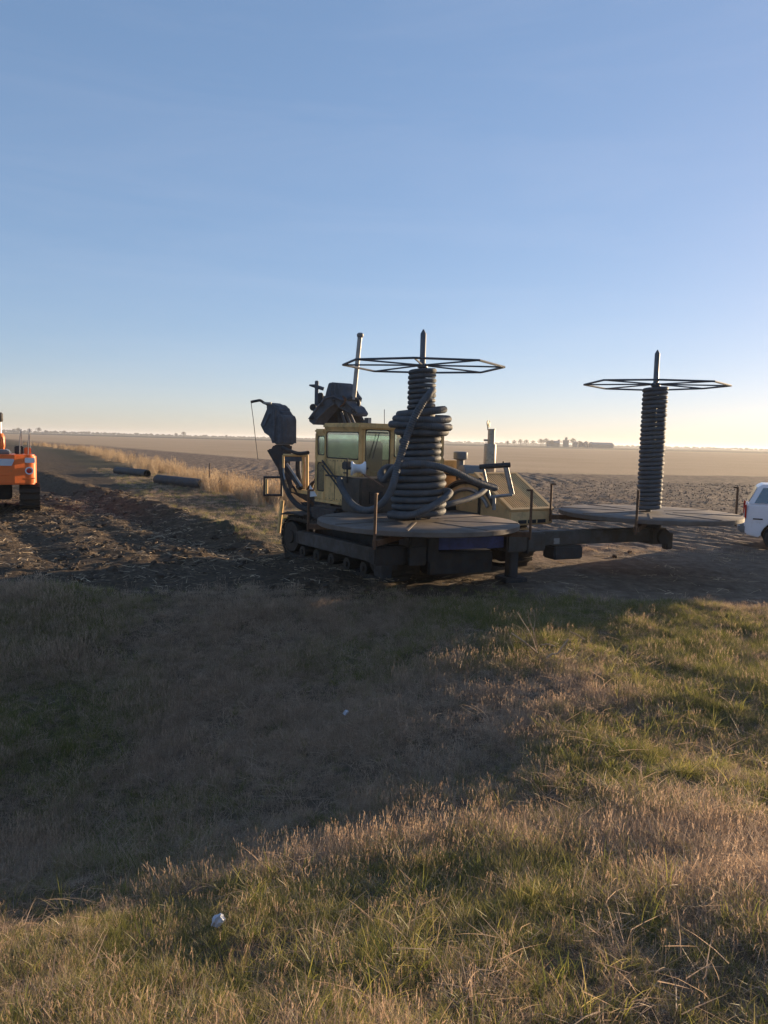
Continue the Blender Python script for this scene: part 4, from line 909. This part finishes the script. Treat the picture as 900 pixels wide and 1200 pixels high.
def tuft(kind):
    B = []
    if kind == 'dry':
        for i in range(46):
            a = random.uniform(0, 6.28); r = .12 * math.sqrt(random.random()); d = rdir(.6); B.append(((r * math.cos(a), r * math.sin(a), -.02), d, random.uniform(.05, .18), random.uniform(.0016, .0034), random.uniform(.0, 1.0), random.random()))
        for i in range(14):
            a = random.uniform(0, 6.28); r = .10 * math.sqrt(random.random()); d = Vector((math.cos(a * 3), math.sin(a * 3), random.uniform(.05, .4))); B.append(((r * math.cos(a), r * math.sin(a), .015), d, random.uniform(.06, .15), .003, .3, random.random()))
    elif kind == 'seed':
        for i in range(9):
            a = random.uniform(0, 6.28); r = .12 * math.sqrt(random.random()); d = rdir(.22); L = random.uniform(.15, .26); tn = random.random(); b0 = Vector((r * math.cos(a), r * math.sin(a), -.02))
            B.append((b0, d, L, .0022, .15, tn))
            tip = b0 + d.normalized() * L * .8
            hl = random.uniform(.12, .3)
            for k in range(7):
                B.append((tip + d.normalized() * L * hl * (k / 7), rdir(.5) * .6 + d * .6, random.uniform(.012, .034), .0042, .1, min(1, tn + .15)))
        for i in range(22):
            a = random.uniform(0, 6.28); r = .11 * math.sqrt(random.random()); B.append(((r * math.cos(a), r * math.sin(a), -.02), rdir(.6), random.uniform(.05, .14), .0028, .7, random.random()))
    elif kind == 'green':
        for i in range(34):
            a = random.uniform(0, 6.28); r = .07 * math.sqrt(random.random()); B.append(((r * math.cos(a), r * math.sin(a), -.02), rdir(.42), random.uniform(.06, .19), random.uniform(.0024, .0046), random.uniform(.05, .7), random.random()))
    elif kind == 'coarse':
        for i in range(11):
            a = random.uniform(0, 6.28); r = .13 * math.sqrt(random.random()); B.append(((r * math.cos(a), r * math.sin(a), -.01), rdir(.7), random.uniform(.10, .26), random.uniform(.003, .006), random.uniform(.2, 1.3), random.uniform(.45, 1)))
        for i in range(5):
            a = random.uniform(0, 6.28); d = Vector((math.cos(a), math.sin(a), random.uniform(.1, .5))); B.append(((random.gauss(0, .07), random.gauss(0, .07), .05), d, random.uniform(.10, .24), .0045, random.uniform(-.1, .5), random.uniform(.6, 1)))
    elif kind == 'broad':
        for i in range(13):
            a = random.uniform(0, 6.28); r = .05 * math.sqrt(random.random()); B.append(((r * math.cos(a), r * math.sin(a), -.01), rdir(.45), random.uniform(.10, .25), random.uniform(.004, .008), random.uniform(.1, .8), random.random()))
    elif kind == 'tall':
        for i in range(46):
            a = random.uniform(0, 6.28); r = .22 * math.sqrt(random.random()); L = random.uniform(.45, 1.0); d = rdir(.2); b0 = Vector((r * math.cos(a), r * math.sin(a), -.03)); tn = random.random()
            B.append((b0, d, L, random.uniform(.010, .018), random.uniform(.05, .4), tn))
            if i % 3 == 0:
                for k in range(4): B.append((b0 + d.normalized() * L * (.8 + .05 * k), rdir(.5), random.uniform(.06, .12), .018, .2, tn))
    elif kind == 'straw':
        for i in range(7):
            a = random.uniform(0, 6.28); B.append(((random.gauss(0, .12), random.gauss(0, .12), random.uniform(.005, .03)), Vector((math.cos(a), math.sin(a), random.uniform(-.05, .25))), random.uniform(.06, .22), random.uniform(.006, .016), random.uniform(-.1, .1), random.random()))
    return B
M_DRY = leafmat('dry_blades', [(.22, .155, .11), (.38, .275, .19), (.52, .385, .27), (.68, .53, .38)], .42)
M_SEED = leafmat('seed_heads', [(.28, .19, .13), (.46, .325, .22), (.64, .47, .33)], .5)
M_GRN = leafmat('green_blades', [(.075, .095, .022), (.15, .165, .036), (.27, .25, .065), (.46, .37, .16)], .58)
M_TALL = leafmat('tall_dry_stems', [(.28, .19, .11), (.46, .33, .20), (.62, .47, .30)], .45)
M_STRAW = leafmat('straw_bits', [(.16, .11, .07), (.36, .27, .17), (.66, .52, .35)], .2)
def collection(kind, m, k):
    c = bpy.data.collections.new(kind + '_tufts')
    for i in range(k): c.objects.link(plant_mesh(kind, m, tuft(kind)))
    return c
def scatter(name, col_, P, scl, label, cat, tiltmax=.25):
    N = len(P)
    me = bpy.data.meshes.new(name); me.vertices.add(N); me.vertices.foreach_set('co', np.ascontiguousarray(P, dtype=np.float32).ravel())
    rot = np.stack([rng.normal(0, tiltmax * .5, N), rng.normal(0, tiltmax * .5, N), rng.uniform(0, 6.283, N)], 1).astype(np.float32)
    a = me.attributes.new('rot', 'FLOAT_VECTOR', 'POINT'); a.data.foreach_set('vector', rot.ravel())
    a = me.attributes.new('scl', 'FLOAT', 'POINT'); a.data.foreach_set('value', np.ascontiguousarray(scl, dtype=np.float32))
    a = me.attributes.new('idx', 'INT', 'POINT'); a.data.foreach_set('value', rng.integers(0, 1000, N).astype(np.int32))
    o = bpy.data.objects.new(name, me); COL.objects.link(o); tag(o, label, cat, None, 'stuff')
    ng = bpy.data.node_groups.new(name, 'GeometryNodeTree')
    ng.interface.new_socket('Geometry', in_out='INPUT', socket_type='NodeSocketGeometry'); ng.interface.new_socket('Geometry', in_out='OUTPUT', socket_type='NodeSocketGeometry')
    N_ = ng.nodes; gi = N_.new('NodeGroupInput'); go = N_.new('NodeGroupOutput'); ip = N_.new('GeometryNodeInstanceOnPoints'); ci = N_.new('GeometryNodeCollectionInfo')
    ci.inputs['Collection'].default_value = col_; ci.inputs['Separate Children'].default_value = True; ci.inputs['Reset Children'].default_value = True
    def na(nm, t): q = N_.new('GeometryNodeInputNamedAttribute'); q.data_type = t; q.inputs['Name'].default_value = nm; return q
    r_ = na('rot', 'FLOAT_VECTOR'); s_ = na('scl', 'FLOAT'); i_ = na('idx', 'INT'); e2r = N_.new('FunctionNodeEulerToRotation')
    ip.inputs['Pick Instance'].default_value = True; K = ng.links.new
    K(gi.outputs[0], ip.inputs['Points']); K(ci.outputs[0], ip.inputs['Instance']); K(i_.outputs['Attribute'], ip.inputs['Instance Index'])
    K(r_.outputs['Attribute'], e2r.inputs[0]); K(e2r.outputs[0], ip.inputs['Rotation']); K(s_.outputs['Attribute'], ip.inputs['Scale']); K(ip.outputs[0], go.inputs[0])
    md = o.modifiers.new('scatter', 'NODES'); md.node_group = ng
    return o
def sample(N, y0, y1, spread=.62, pad=2.2):
    Y = y0 + (y1 - y0) * rng.random(N) ** .8; hwid = spread * Y + pad
    X = (rng.random(N) * 2 - 1) * hwid
    keep = rng.random(N) < hwid / (spread * y1 + pad) + 0.15
    return X[keep], Y[keep]
def greenness(X, Y):
    g = .31 + .34 * sstep(-1, 4, X) + 2.7 * fbm(X * .45, Y * .45, 61, 3) + .22 * sstep(5, 3, Y) + .45 * sstep(CREST - 2.2, CREST - .6, Y) * sstep(0, 2, X)
    g += .12 * np.exp(-((Y - 8.8) / 1.2) ** 2) * sstep(-1, -3, X)
    return np.clip(g, .05, .95)
def put(X, Y): return np.stack([X, Y, height(X, Y)], 1)
X, Y = sample(150000, 1.0, 14.2)
gmask = masks(X, Y)[0]; k = rng.random(len(X)) < gmask * np.clip(.34 + 1.9 * (fbm(X * 1.5, Y * 1.5, 71, 3) + .22), .06, 1); X, Y = X[k], Y[k]
gr = greenness(X, Y); u = rng.random(len(X))
isg = u < gr * .8
size = (.54 + .46 * rng.random(len(X))) * (1 + 1.5 * fbm(X * .9, Y * .9, 81, 3))
sd_p = (~isg) & (rng.random(len(X)) < np.where(Y < 6.5, .20, .34) * (1 - .6 * sstep(0, 1.5, X)))
dr = (~isg) & (~sd_p)
c_dry, c_seed, c_green = collection('dry', M_DRY, 6), collection('seed', M_SEED, 6), collection('green', M_GRN, 6)
scatter('dry_grass', c_dry, put(X[dr], Y[dr]), size[dr], 'matted dry tan grass covering the roadside ditch', 'grass')
scatter('seeding_grass', c_seed, put(X[sd_p], Y[sd_p]), size[sd_p] * .85, 'upright dry grass stems with pale seed heads in the ditch', 'grass')
scatter('green_grass', c_green, put(X[isg], Y[isg]), size[isg] * .95, 'fresh green grass tufts among the dry grass of the ditch', 'grass')
X, Y = sample(16000, 1.0, 12.5); k = rng.random(len(X)) < masks(X, Y)[0] * np.clip(.4 + 2.4 * fbm(X * 1.2, Y * 1.2, 73, 3), .02, 1); X, Y = X[k], Y[k]
isb = rng.random(len(X)) < greenness(X, Y) * .8
scatter('coarse_straw_grass', collection('coarse', M_SEED, 6), put(X[~isb], Y[~isb]), .6 + .6 * rng.random((~isb).sum()), 'coarse pale curling straws standing out of the ditch grass', 'grass')
scatter('broad_green_grass', collection('broad', M_GRN, 6), put(X[isb], Y[isb]), .55 + .6 * rng.random(isb.sum()), 'broader bright green blades in clumps among the ditch grass', 'grass')
# sparse grass beyond the crest and along the verge
X, Y = sample(26000, 14, 60, .62, 3); m_ = masks(X, Y)
k = rng.random(len(X)) < m_[1] * .9 + .9 * np.exp(-((Y - 20.3) / .9) ** 2) * sstep(4, 6, X); k &= ~((np.abs(X - 13) < 3.6) & (np.abs(Y - 22) < 1.4)); X, Y = X[k], Y[k]
gg_ = rng.random(len(X)) < .3 * sstep(0, -3, X)
scatter('verge_grass', c_green, put(X[gg_], Y[gg_]), 1.0 + .6 * rng.random(gg_.sum()), 'short green grass on the verge below the tall dry grass', 'grass')
scatter('verge_dry_grass', c_dry, put(X[~gg_], Y[~gg_]), 1.0 + .7 * rng.random((~gg_).sum()), 'short dry grass on the far verge and beside the white vehicle', 'grass')
N = 38000; Y = 18 + 150 * rng.random(N) ** 1.7; X = -70 * rng.random(N) * (Y / 100 + .25); m_ = masks(X, Y); k = rng.random(N) < m_[2] * np.clip(.42 + 3.0 * fbm(X * .35, Y * .35, 91, 3), .03, 1); X, Y = X[k], Y[k]
scatter('tall_dry_grass', collection('tall', M_TALL, 5), put(X, Y), (.55 + .4 * rng.random(len(X))) * (1 + 1.2 * fbm(X * .3, Y * .3, 92, 2)), 'tall dry grass strip along the field edge left of the plow', 'grass', .15)
# straw on the mud, clods
X, Y = sample(9000, 13, 34, .6, 2.5); m_ = masks(X, Y); mud = np.clip(1 - m_[0] - m_[3] - m_[1], 0, 1); k = rng.random(len(X)) < mud * np.where(X < 0, .9, .35) * (.4 + 1.8 * np.clip(fbm(X * .8, Y * .8, 95, 3) + .2, 0, 1)); X, Y = X[k], Y[k]
scatter('straw_litter', collection('straw', M_STRAW, 6), put(X, Y), .8 + .6 * rng.random(len(X)), 'broken straw and stalk bits lying on the churned mud', 'straw')
M_FCLOD = mat('field_clod', (.26, .19, .135), .95, 0, .4, 6)
M_CLOD = mat('soil_clod', (.065, .045, .03), .95, 0, .4, 6)
cc = bpy.data.collections.new('clods')
for i in range(5):
    bm = bmesh.new(); bmesh.ops.create_icosphere(bm, subdivisions=2, radius=.09)
    for v in bm.verts: v.co *= 1 + .5 * (random.random() - .5); v.co.z *= .7
    me = bpy.data.meshes.new('clod'); bm.to_mesh(me); bm.free(); me.materials.append(M_CLOD); cc.objects.link(bpy.data.objects.new('clod', me))
X, Y = sample(14000, 13.3, 36, .6, 2.5); m_ = masks(X, Y); mud = np.clip(1 - m_[0] - m_[3] - m_[1], 0, 1); k = rng.random(len(X)) < mud * np.where(X < 1, 1.0, .015) * np.clip(.35 + 2.5 * fbm(X * .6, Y * .6, 97, 3), 0.03, 1); X, Y = X[k], Y[k]
scatter('soil_clods', cc, put(X, Y), .3 + .9 * rng.random(len(X)) ** 2.2, 'dark soil clods thrown up on the churned mud', 'soil', .8)
cf = bpy.data.collections.new('field_clods')
for o_ in cc.objects:
    c_ = o_.copy(); c_.data = o_.data.copy(); c_.data.materials[0] = M_FCLOD; cf.objects.link(c_)
X, Y = sample(36000, 22, 60, .62, 3); m_ = masks(X, Y); k = rng.random(len(X)) < m_[3] * (1 - m_[4]) * .9; X, Y = X[k], Y[k]
scatter('field_clods', cf, put(X, Y), (.15 + .45 * rng.random(len(X)) ** 2), 'rough soil clods of the tilled field behind the machines', 'soil', .8)

# ------------------------------------------------------------------ weeds and litter
M_WEED = mat('dead_weed_stalk', (.42, .29, .19), .8, 0, .2, 20)
def ground_at(px, py):
    for d in np.arange(1.5, 30, .04):
        p = W(px, py, d)
        if p.z <= hz(p.x, p.y): return Vector((p.x, p.y, hz(p.x, p.y)))
    return p
w0 = ground_at(632, 772)
g = thing('dead_weed', 'branching dead weed with pale dry stalks rising from the grass before the trailer beam', 'weed', w0)
dW = w0.y
for (pts, r) in (([(629, 769), (615, 757), (599, 746)], .012), ([(629, 769), (623, 750), (614, 735), (606, 722)], .006), ([(629, 769), (627, 750), (620, 730), (618, 718)], .006), ([(628, 768), (625, 745), (627, 730), (622, 712)], .005), ([(604, 770), (598, 755), (594, 742)], .005), ([(618, 752), (612, 742), (600, 735)], .004)):
    m = MB(); q = [W(x, y, dW + random.uniform(-.1, .1)) for x, y in pts]; q = [p + UP * .05 for p in q]; m.tube(spline(q, 5), [1.05 * r * (1 - .6 * i / (len(pts) * 5)) for i in range((len(pts) - 1) * 5 + 1)], 6); m.build('stalk', M_WEED, g)
w1 = ground_at(645, 785)
g = thing('fallen_stalk', 'bent pale dead stalk lying over the grass right of the branching weed', 'weed', w1)
for (pts, r) in (([(640, 779), (646, 774), (653, 773), (659, 765), (666, 756)], .011), ([(634, 763), (642, 762), (651, 765)], .007), ([(667, 747), (676, 751), (685, 757)], .007), ([(693, 752), (692, 761)], .006)):
    m = MB(); q = [W(x, y, w1.y - .12) + UP * .08 for x, y in pts]; m.tube(spline(q, 5), r * .95, 6); m.build('stalk', M_WEED, g)
M_LIT = mat('white_litter', (.55, .58, .66), .5, 0, .1, 20)
def litter(px, py, size, nm, label, cat, seed, lift=.10):
    random.seed(seed); p = ground_at(px, py); bm = bmesh.new(); bmesh.ops.create_icosphere(bm, subdivisions=3, radius=size)
    for v in bm.verts:
        k = 1 + .28 * math.sin(v.co.x * 5 / size + seed) * math.cos(v.co.y * 4 / size) + random.uniform(-.12, .12); v.co *= k; v.co.x *= .8; v.co.y *= .55
    bmesh.ops.rotate(bm, verts=bm.verts, cent=(0, 0, 0), matrix=Euler((.3, .5, .4)).to_matrix())
    me = bpy.data.meshes.new(nm); bm.to_mesh(me); bm.free(); me.materials.append(M_LIT); o = bpy.data.objects.new(nm, me); COL.objects.link(o); o.location = p + UP * lift
    return tag(o, label, cat)
litter(255, 1098, .042, 'paper_scrap', 'crumpled white paper scrap caught in the near grass at lower left', 'litter', 3)
litter(405, 846, .034, 'plastic_scrap', 'small pale blue white plastic scrap in the shaded middle of the grass', 'litter', 5)

# ------------------------------------------------------------------ haze
hm = bpy.data.materials.new('haze_air'); hm.use_nodes = True
n, l = ns(hm); n.remove(n['Principled BSDF'])
pv = n.new('ShaderNodeVolumePrincipled'); pv.inputs['Color'].default_value = (.93, .95, 1.0, 1); pv.inputs['Density'].default_value = HAZE; pv.inputs['Anisotropy'].default_value = .3
l.new(pv.outputs[0], n['Material Output'].inputs['Volume'])
hb = MB(); hb.box((0, 3000, 7.0), (11000, 7000, 19.0)); ho = hb.build('haze', hm, None); ho['kind'] = 'stuff'; ho['label'] = 'thin pale evening haze over the fields'
